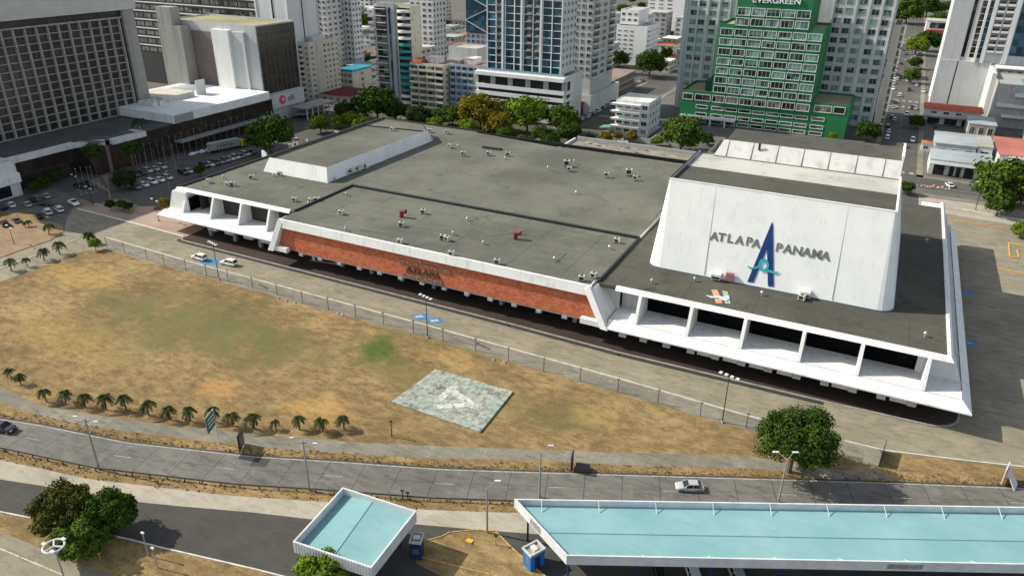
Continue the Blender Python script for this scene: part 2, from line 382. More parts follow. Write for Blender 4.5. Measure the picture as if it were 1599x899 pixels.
# traffic island
isl = pxpoly([(-70, 380), (-10, 350), (40, 343), (82, 347), (98, 352), (100, 362), (78, 376), (30, 392), (0, 403), (-70, 425)])
m = MB(); m.prism(list(reversed(isl)) if (isl[1] - isl[0]).cross(isl[2] - isl[1]).z < 0 else isl, 0, .15); struct('island', m, dirtm)
isl2 = pxpoly([(-70, 345), (0, 332), (60, 335), (80, 340), (50, 343), (0, 350), (-70, 366)])
sheet('grass_verge', isl2, .02, lawnm)
# lower sidewalk
sheet('sidewalk', pxpoly([(-80, 580), (0, 603), (30, 618), (67, 633), (133, 645), (267, 664), (400, 678), (567, 691), (683, 696), (800, 700), (1000, 707), (1170, 712), (1290, 732), (1382, 738), (1382, 748)]) +
      pxpoly([(1280, 748), (1200, 732), (1000, 727), (800, 717), (683, 716), (533, 708), (400, 697), (333, 690), (150, 667), (67, 650), (0, 628), (-80, 604)]), .016, sidem)
# highway
hw_t = pxpoly([(-120, 625), (0, 653), (60, 662), (200, 690), (400, 712), (533, 720), (683, 731), (800, 735), (1000, 741), (1200, 747), (1399, 753), (1599, 761), (1750, 770)])
def resample(pl, step):
    out = [pl[0]]; acc = 0
    for a, b in zip(pl, pl[1:]):
        L = (b - a).length; t = step - acc
        while t < L: out.append(a + (b - a) * (t / L)); t += step
        acc = (acc + L) % step
    return out
hw_t = resample(hw_t, 3.0)
def offset_line(pl, d):
    o = []
    for i, p in enumerate(pl):
        a = pl[max(0, i - 2)]; b = pl[min(len(pl) - 1, i + 2)]; t = (b - a).normalized(); o.append(p + Vector((t.y, -t.x, 0)) * d)
    return o
HW = 7.4
hw_b = offset_line(hw_t, HW)
hwm = concrete_mat('highway_concrete', (.175, .168, .150), None, .7, (.075, .07, .06))
def strip(m, pl, d0, d1, z, i0=0, i1=None, mi=0):
    a = offset_line(pl, d0); b = offset_line(pl, d1); i1 = len(pl) if i1 is None else i1
    for k in range(i0, i1 - 1): m.poly([(a[k].x, a[k].y, z), (b[k].x, b[k].y, z), (b[k + 1].x, b[k + 1].y, z), (a[k + 1].x, a[k + 1].y, z)], mi)
m = MB(); strip(m, hw_t, 0, HW, .02); struct('highway', m, hwm)
m = MB(); strip(m, hw_t, .15, .33, .026)
for k in range(0, len(hw_t) - 2, 3): strip(m, hw_t, 3.62, 3.74, .026, k, k + 1 + (k % 2))
struct('lane_markings', m, plain('faded_line_paint', (.36, .355, .33), .8, .45, 1.2))
m = MB()
jm = plain('joint_tar', (.03, .03, .03), .8)
at_, bt_ = offset_line(hw_t, .02), offset_line(hw_t, HW - .02)
for k in range(1, len(hw_t), 2):
    a, b = at_[k], bt_[k]; t = (hw_t[k] - hw_t[k - 1]).normalized() * .045; sk = t * 18
    m.poly([(p.x, p.y, .0235) for p in (a - t, b - t - sk, b + t - sk, a + t)])
m2 = offset_line(hw_t, 3.5)
for k in range(len(m2) - 1): 
    t = Vector((0, .03, 0)); m.poly([(p.x, p.y, .0235) for p in (m2[k] - t, m2[k + 1] - t, m2[k + 1] + t, m2[k] + t)])
struct('highway_joints', m, jm)
sheet('road_patch', pxpoly([(398, 714), (424, 716), (414, 729), (389, 727)]), .0265, asph)
m = MB(); strip(m, hw_t, -.35, -.02, .02)
struct('dark_edge_strip', m, plain('gutter_black', (.05, .045, .035), .9))
# verge below the highway, concrete service strip, dark asphalt
sheet('verge', [v for v in hw_b] + list(reversed(offset_line(hw_t, HW + 3.2))), .01, lawnm)
s_t = offset_line(hw_t, HW + 2.6)
m = MB(); strip(m, hw_t, HW + 2.3, HW + 7.2, .014); struct('service_strip', m, pale_c)
asp = pxpoly([(-100, 730), (0, 748), (60, 757), (213, 783), (283, 790), (400, 800), (483, 810), (650, 818), (740, 826), (900, 838), (1100, 850), (1700, 860)])
asp_low = pxpoly([(1700, 1000), (900, 1000), (700, 985), (560, 930), (400, 889), (253, 855), (207, 843), (50, 809), (0, 799), (-100, 778)])
sheet('service_road', asp + asp_low, .018, asph)
m = MB(); kk = pxpoly([(-100, 778), (0, 799), (50, 809), (207, 843), (253, 855), (400, 889), (560, 930)])
for a, b in zip(kk, kk[1:]): m.slab(a, b, .22, .14)
struct('service_road_kerb', m, kerb_w)
sheet('lower_verge', pxpoly([(-100, 778), (0, 799), (50, 809), (207, 843), (253, 855), (400, 889), (560, 930), (600, 1010), (300, 1000), (167, 895), (67, 857), (0, 829), (-100, 790)]), .012, lawnm)
sheet('lower_road', pxpoly([(-100, 790), (0, 829), (67, 857), (167, 895), (330, 1010), (-100, 1010)]), .02, lotm)
m = MB(); lp = pxpoly([(-40, 838), (0, 856), (60, 881), (130, 911), (200, 945)])
for a, b in zip(lp, lp[1:]): m.slab(a + Vector((0, 0, .024)), b + Vector((0, 0, .024)), .16, .004)
struct('road_edge_line', m, paint_w)
# island by the kiosks, kerbed in yellow
yi = pxpoly([(661, 845), (688, 838), (702, 831), (742, 827), (774, 829), (800, 856), (852, 900), (900, 960), (780, 925), (700, 905), (648, 878)])
sheet('kiosk_island', yi, .03, lawnm)
m = MB()
for a, b in (((661, 845), (688, 838)), ((688, 838), (702, 831)), ((702, 831), (742, 827)), ((742, 827), (774, 829)), ((774, 829), (800, 856)), ((800, 856), (852, 900)), ((852, 900), (900, 960)), ((648, 867), (700, 881)), ((700, 881), (800, 905)), ((800, 905), (900, 930))):
    m.slab(at(*a), at(*b), .14, .14)
struct('yellow_kerb', m, plain('worn_yellow', (.48, .31, .10), .8, .5, 1.5))
# painted bays
def decal(name, px, mat, z=.02): m = MB(); m.tess(pxpoly(px), z); return struct(name, m, mat)
bay = [[(306, 408), (327, 403), (338, 410), (331, 413), (318, 414)], [(331, 404), (346, 406), (345, 411), (334, 412)], [(641, 492), (663, 489), (667, 497), (693, 497), (691, 505), (668, 505), (655, 499)]]
m = MB()
for b_ in ([(308, 407), (327, 402.5), (348, 408), (340, 413), (318, 413)], [(640, 492), (664, 489), (668, 497), (655, 500)], [(664, 497), (688, 495.5), (693, 504.5), (669, 505)], [(1508, 531), (1525, 531), (1525, 540), (1509, 540)], [(1505, 454), (1518, 454), (1519, 460), (1506, 461)]): m.tess(pxpoly(b_), .02)
struct('blue_parking_bays', m, paint_b)
m = MB()
for (x, y) in ((651, 494.5), (657, 493.5), (675, 500.5), (681, 500), (1513, 535)):
    p = at(x, y); m.tess([(p.x + .45 * math.cos(t * .8), p.y + .45 * math.sin(t * .8)) for t in range(8)], .025); m.box(p.x - .15, p.x + .9, p.y - .1, p.y + .1, .022, .0255)
struct('parking_symbols', m, paint_w)
m = MB()
for k in range(14):
    y = 141 + k * 2.75; p0 = Vector((24.6, y, .021)); m.slab(p0, p0 + Vector((4.6, 0, 0)), .1, .004)
struct('parking_lines', m, plain('faded_line', (.34, .32, .28), .8, .3, 1))
# yellow barriers kerbs on the right-hand side lot
m = MB()
for a, b in (((1575, 379), (1577, 402)), ((1575, 379), (1599, 384)), ((1588, 390), (1591, 402)), ((1557, 420), (1625, 432)), ((1482, 345), (1575, 357)), ((1577, 402), (1590, 402))): m.slab(at(*a), at(*b), .35, .18)
struct('yellow_kerb', m, paint_y)
m = MB()
for a, b in (((1485, 324), (1582, 342)), ((1582, 342), (1640, 350))): m.slab(at(*a), at(*b), .3, .35)
struct('pale_kerb_wall', m, kerb_w)
# streets in the city
m = MB()
m.poly([(-1, 268, .004), (14, 268, .004), (14, 1500, .004), (-1, 1500, .004)])
m.poly([(-127, 262, .006), (-109, 262, .006), (-112, 470, .006), (-127, 470, .006)])
m.poly([(-400, 262, .002), (300, 262, .002), (300, 276, .002), (-400, 276, .002)])
m.poly([(14, 287, .006), (300, 281, .006), (300, 292, .006), (14, 299, .006)])
m.poly([(-400, 432, .002), (300, 432, .002), (300, 444, .002), (-400, 444, .002)])
struct('street', m, asph2)
m = MB()
for x in (-2.2, 14): m.box(x, x + 2.2, 300, 1500, 0, .14)
m.box(-109, -106.5, 276, 432, 0, .14); m.box(-129.5, -127, 276, 432, 0, .14)
m.box(14, 300, 299.5, 303, 0, .14); m.box(14, 300, 276.5, 280, 0, .14)
struct('sidewalk', m, sidem)
m = MB()
for x in (6.4,):
    for k in range(0, 60): m.box(x, x + .16, 300 + k * 12, 305 + k * 12, .008, .012)
m.box(16, 200, 289, 289.2, .01, .014)
for y in (303, 429, 446): 
    for k in range(5): m.box(-.5 + k * 3, 1 + k * 3, y, y + 2.5, .008, .012)
struct('street_markings', m, plain('faded_line', (.34, .32, .28), .8, .3, 1))
# paler empty lots and annex yard behind the centre
sheet('yard', [(-101, 238), (-50, 238), (-46, 256), (-99, 254)], .02, concrete_mat('stained_yard', (.33, .30, .24), None, .9, (.05, .045, .04)))
sheet('yard', [(15, 262), (60, 258), (60, 275), (15, 280)], .012, pale_c)
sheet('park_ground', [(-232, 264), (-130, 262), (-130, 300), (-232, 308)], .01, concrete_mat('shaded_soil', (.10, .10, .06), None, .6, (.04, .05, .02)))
# dry tufts over the field: uncountable
m = MB(); rnd = random.Random(3)
xs0, xs1, ys0, ys1 = -215, 34, 56, 125
poly_l = [(p.x, p.y) for p in (lawn + lawn_low)]
def inside(x, y, pl):
    c = False; j = len(pl) - 1
    for i in range(len(pl)):
        if (pl[i][1] > y) != (pl[j][1] > y) and x < (pl[j][0] - pl[i][0]) * (y - pl[i][1]) / (pl[j][1] - pl[i][1]) + pl[i][0]: c = not c
        j = i
    return c
sw = [(p.x, p.y) for p in pxpoly([(-80, 580), (0, 603), (133, 643), (400, 676), (800, 698), (1200, 712), (1200, 734), (800, 719), (400, 699), (0, 630), (-80, 606)])]
hp = [(p.x, p.y) for p in pxpoly([(611, 629), (680, 578), (801, 613), (750, 676)])]
n = 0
while n < 15000:
    x, y = rnd.uniform(xs0, xs1), rnd.uniform(ys0, ys1)
    if not inside(x, y, poly_l) or inside(x, y, sw) or inside(x, y, hp): continue
    n += 1; s = rnd.uniform(.04, .11)
    for q in range(3):
        a = rnd.uniform(0, 6.28); dx, dy = math.cos(a) * s, math.sin(a) * s
        m.poly([(x - dx * .7, y - dy * .7, .01), (x + dx * .7, y + dy * .7, .01), (x + dy * .8, y - dx * .8, s * rnd.uniform(.4, .9))], rnd.choice((0, 0, 1)))
o = m.build('grass', [plain('dry_straw', (.32, .22, .10), .9, .3, 2), plain('olive_blade', (.14, .12, .045), .9, .3, 2)]); tag(o, 'tufts of dry yellow grass all over the brown field', 'grass', None, 'stuff')
# ================================================================== THE CONVENTION CENTRE
cc = empty('convention_center', (-78, 137, 0), 'long white and red-brick convention centre with grey flat roofs and a tall white stage tower', 'convention centre')
ZR = 12.0
# roofs
m = MB(); m.box(-47.9, 18.5, 137.6, 226.7, 11.2, ZR); m.build('wing_roof', roofd, cc)
m = MB(); m.box(-176.4, -133.4, 141.2, 239.4, 11.2, ZR); m.build('wing_roof', roofm, cc)
m = MB(); m.prism([(-133.3, 134.9), (-48.1, 134.9), (-48.1, 164.9), (-133.3, 164.9)], 10.8, 12.25); m.build('front_roof', roofm, cc)
m = MB()   # the big roof climbs towards its middle, then runs flat to the back
x0, x1 = -133.3, -47.9
m.hexa([(x0, 165.9, 10.8), (x1, 165.9, 10.8), (x1, 188, 10.8), (x0, 188, 10.8)], [(x0, 165.9, 12.3), (x1, 165.9, 12.3), (x1, 188, 14), (x0, 188, 12.6)])
m.hexa([(x0, 188.003, 10.8), (x1, 188.003, 10.8), (x1, 227, 10.8), (-100, 233, 10.8), (x0, 238, 10.8)], [(x0, 188.003, 12.6), (x1, 188.003, 14), (x1, 227, 14), (-100, 232, 12.6), (x0, 237, 12.3)])
m.build('main_roof', roofm, cc)
m = MB(); m.hexa([(x1 + .01, 165.9, 11.9), (x1 + .35, 165.9, 11.9), (x1 + .35, 227, 11.9), (x1 + .01, 227, 11.9)], [(x1 + .01, 165.9, 12.35), (x1 + .35, 165.9, 12.35), (x1 + .35, 227, 14.9), (x1 + .01, 227, 14.9)], 0)
m.build('side_wall', pale_w, cc)
# dark expansion gutters / upstands between the roofs
m = MB(); m.box(-133.4, -48, 165.0, 165.85, 12.0, 12.75); m.box(-134.0, -133.45, 141, 166, 12.0, 12.75); m.box(-48.0, -47.5, 137.9, 165.9, 12.0, 12.55)
m.box(-177, -176.45, 141.3, 239, 12.0, 12.5); m.box(-176, -130, 239.45, 240, 11, 12.5); m.box(-130, -47.9, 238.1, 238.6, 11, 12.2); m.box(-120, -113, 218, 219.5, 12.7, 13.2)
m.build('roof_upstand', black, cc)
# walls behind the canopies
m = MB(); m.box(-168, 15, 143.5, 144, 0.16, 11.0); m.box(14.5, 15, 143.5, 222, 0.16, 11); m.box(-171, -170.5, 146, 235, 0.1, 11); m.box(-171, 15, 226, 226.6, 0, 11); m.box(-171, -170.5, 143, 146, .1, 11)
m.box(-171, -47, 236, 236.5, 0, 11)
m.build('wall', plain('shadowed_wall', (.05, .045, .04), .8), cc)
stains = wall('white_stained_plaster', (.80, .81, .79), .2, (.7, .7, .12))
def bays(org, u, v, L, fins, mitre0, mitre1, win=True, step_s=None):
    """one canopy side: org = lip line start, u along, v inward; profile in (inward, z)"""
    org = Vector(org); u = Vector(u); v = Vector(v)
    P = lambda s, d, z: org + u * s + v * d + Vector((0, 0, z))
    lip0, lip1 = 0, L
    s0 = lambda d: d * mitre0; s1 = lambda d: L - d * mitre1
    m = MB()
    prof = [(0, 4.35), (0, 4.62), (1.75, 6.1), (1.95, 5.95), (9.8, 6.0), (9.8, 4.2), (1.0, 4.1)]
    i = 0
    b = [P(s0(d), d, z) for d, z in prof]; t = [P(s1(d), d, z) for d, z in prof]; m.hexa(b, t)
    # fascia of the roof edge
    prof = [(4.25, 11.5), (4.72, 12.15), (4.85, 12.27), (5.4, 12.27), (5.4, 11.5)]
    m.hexa([P(s0(d), d, z) for d, z in prof], [P(s1(d), d, z) for d, z in prof])
    # soffit between fascia and windows
    prof = [(5.41, 11.5), (5.41, 11.65), (10.0, 11.65), (10.0, 9.7), (9.5, 9.7), (9.5, 11.4)]
    m.hexa([P(s0(d), d, z) for d, z in prof], [P(s1(d), d, z) for d, z in prof])
    m.build('canopy_band', stains, cc)
    m = MB(); prof = [(1.72, 6.085), (1.74, 6.13), (1.86, 6.09), (1.84, 6.0)]; m.hexa([P(s0(d), d, z) for d, z in prof], [P(s1(d), d, z) for d, z in prof]); m.build('drip_groove', plain('dark_groove', (.13, .13, .13), .8), cc)  # thin dark joint line where the ledge meets the band
    for s in fins:
        m = MB(); q = [(1.9, 5.9), (9.5, 5.95), (9.5, 11.55), (4.4, 11.55), (4.2, 11.48)]
        m.hexa([P(s - .32, d, z) for d, z in q], [P(s + .32, d, z) for d, z in q]); m.build('fin', white, cc)
    if win:
        for a, b2 in zip(fins, fins[1:]):
            m = MB(); q = [(9.25, 6.0), (9.45, 6.0), (9.45, 9.75), (9.25, 9.75)]
            m.hexa([P(a + .33, d, z) for d, z in q], [P(b2 - .33, d, z) for d, z in q]); m.build('window', g_win, cc)
g_win = plain('black_clerestory_glass', (.004, .004, .005), .5, .1, 1, 0, .05)
fr = [P_.x + 43.6 for P_ in (at(x, y, 11.2) for x, y in ((1003.4, 460), (1083.5, 476.7), (1167, 494.5), (1258, 513.8), (1349, 533), (1452, 558)))]
bays((-43.6, 132.4, 0), (1, 0, 0), (0, 1, 0), 67.3, fr, 0, 1)
m = MB(); m.box(-43.4, -43.6 + fr[0] - .33, 141.4, 141.8, 5.9, 11.3); m.build('end_panel', pale_w, cc); m = MB(); m.box(-43.6 + fr[-1] + .33, 17.5, 141.4, 141.8, 5.9, 11.3); m.build('end_panel', pale_w, cc)
sf = [9 + 10.3 * k for k in range(9)]
bays((23.7, 132.4, 0), (0, 1, 0), (-1, 0, 0), 99, sf, 1, 0)
fl = [-(P_.x + 135.6) for P_ in (at(x, y, 11.2) for x, y in ((287.6, 302), (328.5, 311.8), (371.2, 321.6), (416.6, 330.5)))]
fl = sorted(46.3 - f for f in fl)
bays((-181.9, 136.4, 0), (1, 0, 0), (0, 1, 0), 46.4, fl, 1, 0)
bays((-181.9, 240, 0), (0, -1, 0), (1, 0, 0), 103.6, [12 + 11 * k for k in range(9)], 0, 1)
# blocks and slatted grilles under the lips
bl = MB()
k = 0
for (px, py) in ((971, 522), (1004, 529), (1040, 538), (1078, 547), (1116, 557), (1157, 567), (1199, 577), (1243, 589), (1287, 600), (1331, 610), (1376, 622), (1424, 633)):
    p = at(px, py, 4.0); m = MB(); m.box(p.x - .75, p.x + .75, 132.75, 136.5, 3.2, 4.05); m.build('soffit_block', grey_w, cc)
    if k >= 3 and k % 1 == 0 and k not in (3, 8, 10):
        m = MB(); 
        for q in range(3): m.box(p.x - 3.6, p.x - .8, 132.9, 133.1, 3.35 + q * .25, 3.5 + q * .25)
        m.build('grille', lightm, cc)
    k += 1
for (px, py) in ((320, 361), (345, 368), (375, 375), (398, 383), (420, 388)):
    p = at(px, py, 4.0); m = MB(); m.box(p.x - 1.6, p.x + 1.6, 136.8, 139.6, 3.3, 4.06); m.build('soffit_block', grey_w, cc)
for k in range(13):
    x = -127 + k * 6.1; m = MB(); m.box(x - .6, x + .6, 134.15, 136.5, 3.5, 4.18); m.build('soffit_block', grey_w, cc)
for k in range(20):
    x = -165 + k * 9.3; m = MB(); m.box(x - .45, x + .45, 139.5, 140.4, .16, 4.3); m.build('column', conc, cc)
m = MB(); r_ = random.Random(9)
for k in range(7): y = 138.5 + 4 * k; m.box(-133, -48.3, y, y + .05, 12.251, 12.262)
for x in (-118, -101, -86, -69, -56): m.box(x, x + .07, 135.2, 164.8, 12.263, 12.27)
m.build('membrane_seam', plain('tar_seam', (.055, .055, .048), .8), cc)
m = MB()
for x in (-30, -16, 0, 12): m.box(x, x + .08, 138, 150.5, 12.004, 12.02)
m.build('membrane_seam', MATS['tar_seam'], cc)
m = MB()
for a, b in (((-178, 150), (-150, 151)), ((-172, 160), (-136, 158)), ((-160, 143), (-160, 164)), ((-146, 143), (-146, 164)), ((-174, 175), (-169, 235))): m.slab(Vector((a[0], a[1], 12.003)), Vector((b[0], b[1], 12.003)), .07, .02)
m.build('membrane_seam', MATS['tar_seam'], cc)
m = MB(); q = [Vector((x, y, 12.5)) for x, y in ((-128, 172), (-128, 186))]
for a, b in (((-125, 145), (-125, 150)), ((-112, 139), (-103, 140)), ((-80, 150), (-74, 158)), ((-60, 142), (-60, 149))): m.tube((a[0], a[1], 12.4), (b[0], b[1], 12.4), .07, None, 5)
m.build('conduit', steel, cc)
# red brick front with its white frame
xa, xb = -135.6, -43.7
m = MB(); m.hexa([(-135.0, 134.25, 4.5), (-46.2, 134.25, 4.5), (-46.2, 136, 4.5), (-135.0, 136, 4.5)], [(-131.9, 134.85, 10.4), (-48.9, 134.85, 10.4), (-48.9, 136, 10.4), (-131.9, 136, 10.4)]); m.build('brick_wall', brickm, cc)
m = MB(); m.box(-127.8, -50.5, 134.3, 137.5, 4.2, 4.49); m.build('wall_base', conc, cc)
m = MB()
m.hexa([(-133.5, 134.0, 10.3), (-48.4, 134.0, 10.3), (-48.4, 134.9, 10.3), (-133.5, 134.9, 10.3)], [(-133.3, 134.35, 12.45), (-48.1, 134.35, 12.45), (-48.1, 134.9, 12.45), (-133.3, 134.9, 12.45)])
m.build('parapet', stains, cc)
for sx, x_top, x_bot in ((1, -48.4, -43.2), (-1, -133.3, -136.2)):
    m = MB()
    t0, t1 = (x_top - 1.2 * sx, x_top) ; 
    b0, b1 = (x_bot - 2.1 * sx, x_bot)
    top = [(t0, 134.1, 11.6), (t1, 134.1, 12.44), (t1, 137.4, 12.44), (t0, 137.4, 11.6)]
    bot = [(b0 + .4 * sx, 132.4, 4.1), (b1, 132.2, 4.1), (b1, 137.4, 4.1), (b0 + .4 * sx, 137.4, 4.1)]
    if sx < 0: top = [top[1], top[0], top[3], top[2]]; bot = [bot[1], bot[0], bot[3], bot[2]]
    m.hexa(bot, top)
    m.box(b0 - (4.4 if sx > 0 else 3.6) * sx, b0 + .39 * sx, 132.9, 134.2, 4.1, 5.3)
    m.build('frame_leg', white, cc)
let_m = plain('bronze_letters', (.09, .05, .03), .5, .3, 3)
let_c = plain('cream_edges', (.30, .21, .15), .6)
nrm = Vector((0, -1, .1)).normalized(); upv = Vector((0, .1, 1)).normalized()
for body, xc_, zc_, sz, wd_, mt in (('CENTRO DE CONVENCIONES', -90, 8.0, 1.15, 15, let_c), ('ATLAPA', -90.1, 6.0, 2.0, 9.6, let_m), ('CONVENTION CENTER', -90.2, 4.75, 1.05, 11.2, let_c)):
    p = Vector((xc_, 134.25 + (zc_ - 4.5) * .1 - .22, zc_))
    text('lettering', body, sz, mt, .1, p, (1, 0, 0), upv, cc, 1, 1, .015, wd_)
    text('lettering_back', body, sz, let_m, .03, p + Vector((0, .12, 0)), (1, 0, 0), upv, cc, 1, 1, .03, wd_)
m = MB(); m.hexa([(-43.75, 132.6, 4.4), (-43.3, 132.6, 4.4), (-43.3, 139.6, 4.4), (-43.75, 139.6, 4.4)], [(-48.0, 134.8, 11.9), (-47.6, 134.8, 11.9), (-47.6, 139.6, 11.9), (-48.0, 139.6, 11.9)]); m.build('flank_wall', white, cc)
m = MB(); m.box(-47.6, -43.4, 139.61, 140, 4.3, 11.4); m.build('end_panel', pale_w, cc)
# raised left block
def taper(name, b, t, zb, zt, mats, roof=None, n=5, r=0.0):
    m = MB(); m.hexa([(x, y, zb) for x, y in b], [(x, y, zt) for x, y in t], 0, False); m.build(name, mats, cc)
lb = [(-167.0, 164.8), (-142.3, 164.8), (-141.0, 220.6), (-146.5, 227), (-167.0, 227)]
lt = [(-165.2, 166.2), (-143.3, 166.2), (-141.8, 218.5), (-147.4, 224.8), (-165.2, 225.4)]
taper('raised_wall', lb, lt, 12.0, 16.25, white)
m = MB(); m.prism([(-165.0, 166.5), (-143.6, 166.5), (-142.1, 218.3), (-147.6, 224.5), (-165.0, 225.1)], 15.4, 16.0); m.build('raised_roof', roofm, cc)
m = MB(); m.prism([(-165.2, 166.2), (-164.8, 166.2), (-164.8, 225.4), (-165.2, 225.4)], 16.26, 16.7); m.prism([(-164.7, 213), (-142.4, 216), (-142.4, 216.4), (-164.7, 213.4)], 16.01, 16.35); m.build('roof_upstand', black, cc)
m = MB(); m.hexa([(-180.2, 178, 11.0), (-177.3, 178, 11.0), (-177.3, 178.5, 11.0), (-180.2, 178.5, 11.0)], [(-180.0, 178, 13.6), (-178.9, 178, 13.4), (-178.9, 178.5, 13.4), (-180.0, 178.5, 13.6)]); m.build('roof_fin', white, cc)
# tall white stage tower
def rounded(x0, x1, y0, y1, r, k=5, corners=(1, 1, 0, 0)):
    pts = []
    for ci, (cx_, cy_, a0) in enumerate(((x0 + r, y0 + r, 180), (x1 - r, y0 + r, 270), (x1 - r, y1 - r, 0), (x0 + r, y1 - r, 90))):
        if corners[ci]:
            for q in range(k + 1): a = R(a0 + 90 * q / k); pts.append((cx_ + r * math.cos(a), cy_ + r * math.sin(a)))
        else:
            for q in range(k + 1): pts.append(((x0, x1, x1, x0)[ci], (y0, y0, y1, y1)[ci]))
    return pts
towm = NT('tower_plaster'); 
_a = towm.noise(1, 6, towm.pos((.9, .9, .05)), .7); _b = towm.noise(1, 5, towm.pos((2.6, 2.6, .16)), .75); _c = towm.noise(.25, 4)
_col = towm.mix(towm.ramp(_c, [(.35, 0.), (.7, 1.)]), (.76, .78, .76), (.82, .84, .81))
_col = towm.mix(towm.ramp(_a, [(.56, 0.), (.70, .4)]), _col, (.56, .58, .55)); _col = towm.mix(towm.ramp(_b, [(.63, 0.), (.70, .7)]), _col, (.30, .30, .28))
towm.bump(_c, .1, .1); towm = towm.out(_col, .75, .3)
T0 = rounded(-41.4, 9.0, 151.2, 197, 3.0); T1 = rounded(-39.3, 5.6, 155.3, 181, .5)
m = MB(); i = 0
m.hexa([(x, y, 12.0) for x, y in T0], [(x, y, 31.2) for x, y in T1], 0, False)
for p in []: pass
m.build('stage_tower', towm, cc)
blue_l = plain('blue_base_line', (.10, .13, .19), .6)
m = MB(); m.hexa([(x, y, 12.02) for x, y in rounded(-41.55, 9.15, 151.05, 197.2, 3.1)], [(x, y, 12.22) for x, y in rounded(-41.5, 9.1, 151.1, 197.1, 3.05)]); m.build('tower_base', blue_l, cc)
m = MB(); m.box(-38.9, 5.2, 155.8, 168.6, 30.2, 30.9); m.build('tower_roof', roofd, cc)
m = MB(); m.box(-38.9, 5.2, 168.61, 180.6, 30.2, 30.93); m.build('tower_roof', roofl, cc)
m = MB()
for a, b in (((-39.3, 155.3), (-38.9, 181)), ((5.2, 155.3), (5.6, 181)), ((-38.9, 155.3), (5.2, 155.75))): m.box(a[0], b[0], a[1], b[1], 31.21, 31.5)
m.build('coping', white, cc)
m = MB(); m.box(-39.25, -38.95, 155.8, 180.5, 31.51, 31.7); m.build('roof_upstand', black, cc)
m = MB()   # rear block leaning back, with panel joints
m.hexa([(-41.4, 181.1, 12), (9.0, 181.1, 12), (9.0, 199, 12), (-41.4, 199, 12)], [(-37.2, 181.1, 31.2), (5.4, 181.1, 31.2), (5.4, 196, 31.2), (-37.2, 196, 31.2)], 0, False)
m.hexa([(-35.4, 180.0, 31), (5.3, 180.0, 31), (5.3, 196, 31), (-35.4, 196, 31)], [(-33.9, 182.9, 34.4), (5.3, 182.9, 34.4), (5.3, 195, 34.4), (-33.9, 195, 34.4)], 0, False)
m.build('rear_block', wall('rear_plaster', (.60, .60, .57), .2), cc)
m = MB(); m.box(-33.6, 4.9, 183.2, 194.8, 33.5, 34.3); m.build('rear_roof', roofd, cc)
m = MB(); m.box(4.9, 5.35, 182.9, 195, 34.41, 35.6); m.build('coping', white, cc)
m = MB()
for k in range(7):
    t = k / 7; x = -34.6 + 40 * t + 2
    m.hexa([(x, 179.95, 31.2), (x + .1, 179.95, 31.2), (x + .1, 180.1, 31.2), (x, 180.1, 31.2)], [(x, 182.82, 34.4), (x + .1, 182.82, 34.4), (x + .1, 183, 34.4), (x, 183, 34.4)])
m.box(-35.3, 5.1, 179.7, 179.95, 30.94, 31.1)
m.build('panel_joint', plain('dark_joint', (.12, .12, .11), .8), cc)  # dark joint lines between the rear panels
m = MB(); m.box(-25.6, -25.1, 181.5, 181.9, 33.2, 34.7); m.build('vent_pipe', black, cc)
# emblem and the name on the tower's leaning front
fn = (Vector((45, 0, 0)).cross(Vector((0, 4.1, 19.2)))).normalized()
if fn.y > 0: fn = -fn
fp = Vector((-16, 151.2, 12)); fup = Vector((0, 4.1, 19.2)).normalized()
zc = 4.606 * 1.148
ez = lambda x, y: onplane(1100 + x / 5.286, 320 + y / 5.286, fp, fn) + fn * .02
navy = plain('navy_blue_paint', (.006, .035, .16), .45, .1); aqua = plain('aqua_paint', (.03, .36, .42), .45, .1)
em = MB(); em.extrude_poly([ez(*p) for p in ((558, 140), (566, 175), (571, 672), (524, 668), (517, 372), (513, 370), (404, 638), (354, 632))], fn * .1); em.build('emblem', navy, cc)
em = MB()
ring = lambda r1, r2, n=22: [(490 + r1 * math.cos(2 * math.pi * k / n), 496 + r2 * math.sin(2 * math.pi * k / n)) for k in range(n)]
o_, i_ = ring(44, 55), ring(23, 32)
for k in range(22):
    q = [o_[k], o_[(k + 1) % 22], i_[(k + 1) % 22], i_[k]]; em.extrude_poly([ez(*p) + fn * .12 for p in q], fn * .08)
em.extrude_poly([ez(*p) + fn * .12 for p in ((352, 500), (365, 502), (385, 512), (410, 512), (445, 500), (455, 515), (425, 525), (395, 528), (370, 522))], fn * .08)
em.extrude_poly([ez(*p) + fn * .12 for p in ((520, 528), (548, 536), (580, 550), (612, 548), (605, 562), (575, 566), (540, 556), (505, 545))], fn * .08)
em.build('emblem_wave', aqua, cc)
jn = plain('hairline_joint', (.42, .43, .42), .8)
m = MB()
for x_ in (-28.5, -2.5):
    m.hexa([(x_, 151.17, 12.5), (x_ + .04, 151.17, 12.5), (x_ + .04, 151.3, 12.5), (x_, 151.3, 12.5)], [(x_ - .6, 155.27, 31.1), (x_ - .56, 155.27, 31.1), (x_ - .56, 155.4, 31.1), (x_ - .6, 155.4, 31.1)])
m.build('panel_joint', jn, cc)
ltr = plain('grey_steel_letters', (.16, .165, .155), .5, .3, 2)
def letters(word, pts, h):
    for ch, (x, y) in zip(word, pts):
        p = ez(x, y) + fn * .05; text('letter', ch, h, ltr, .045, p - fup * h * .34, (1, 0, 0), fup, cc, 1.0, 1, .07)
letters('ATLAPA', ((82, 258), (143, 266), (212, 276), (290, 290), (368, 300), (428, 318)), 2.5)
letters('PANAMA', ((615, 350), (688, 362), (768, 376), (845, 390), (925, 403), (1000, 420)), 2.5)
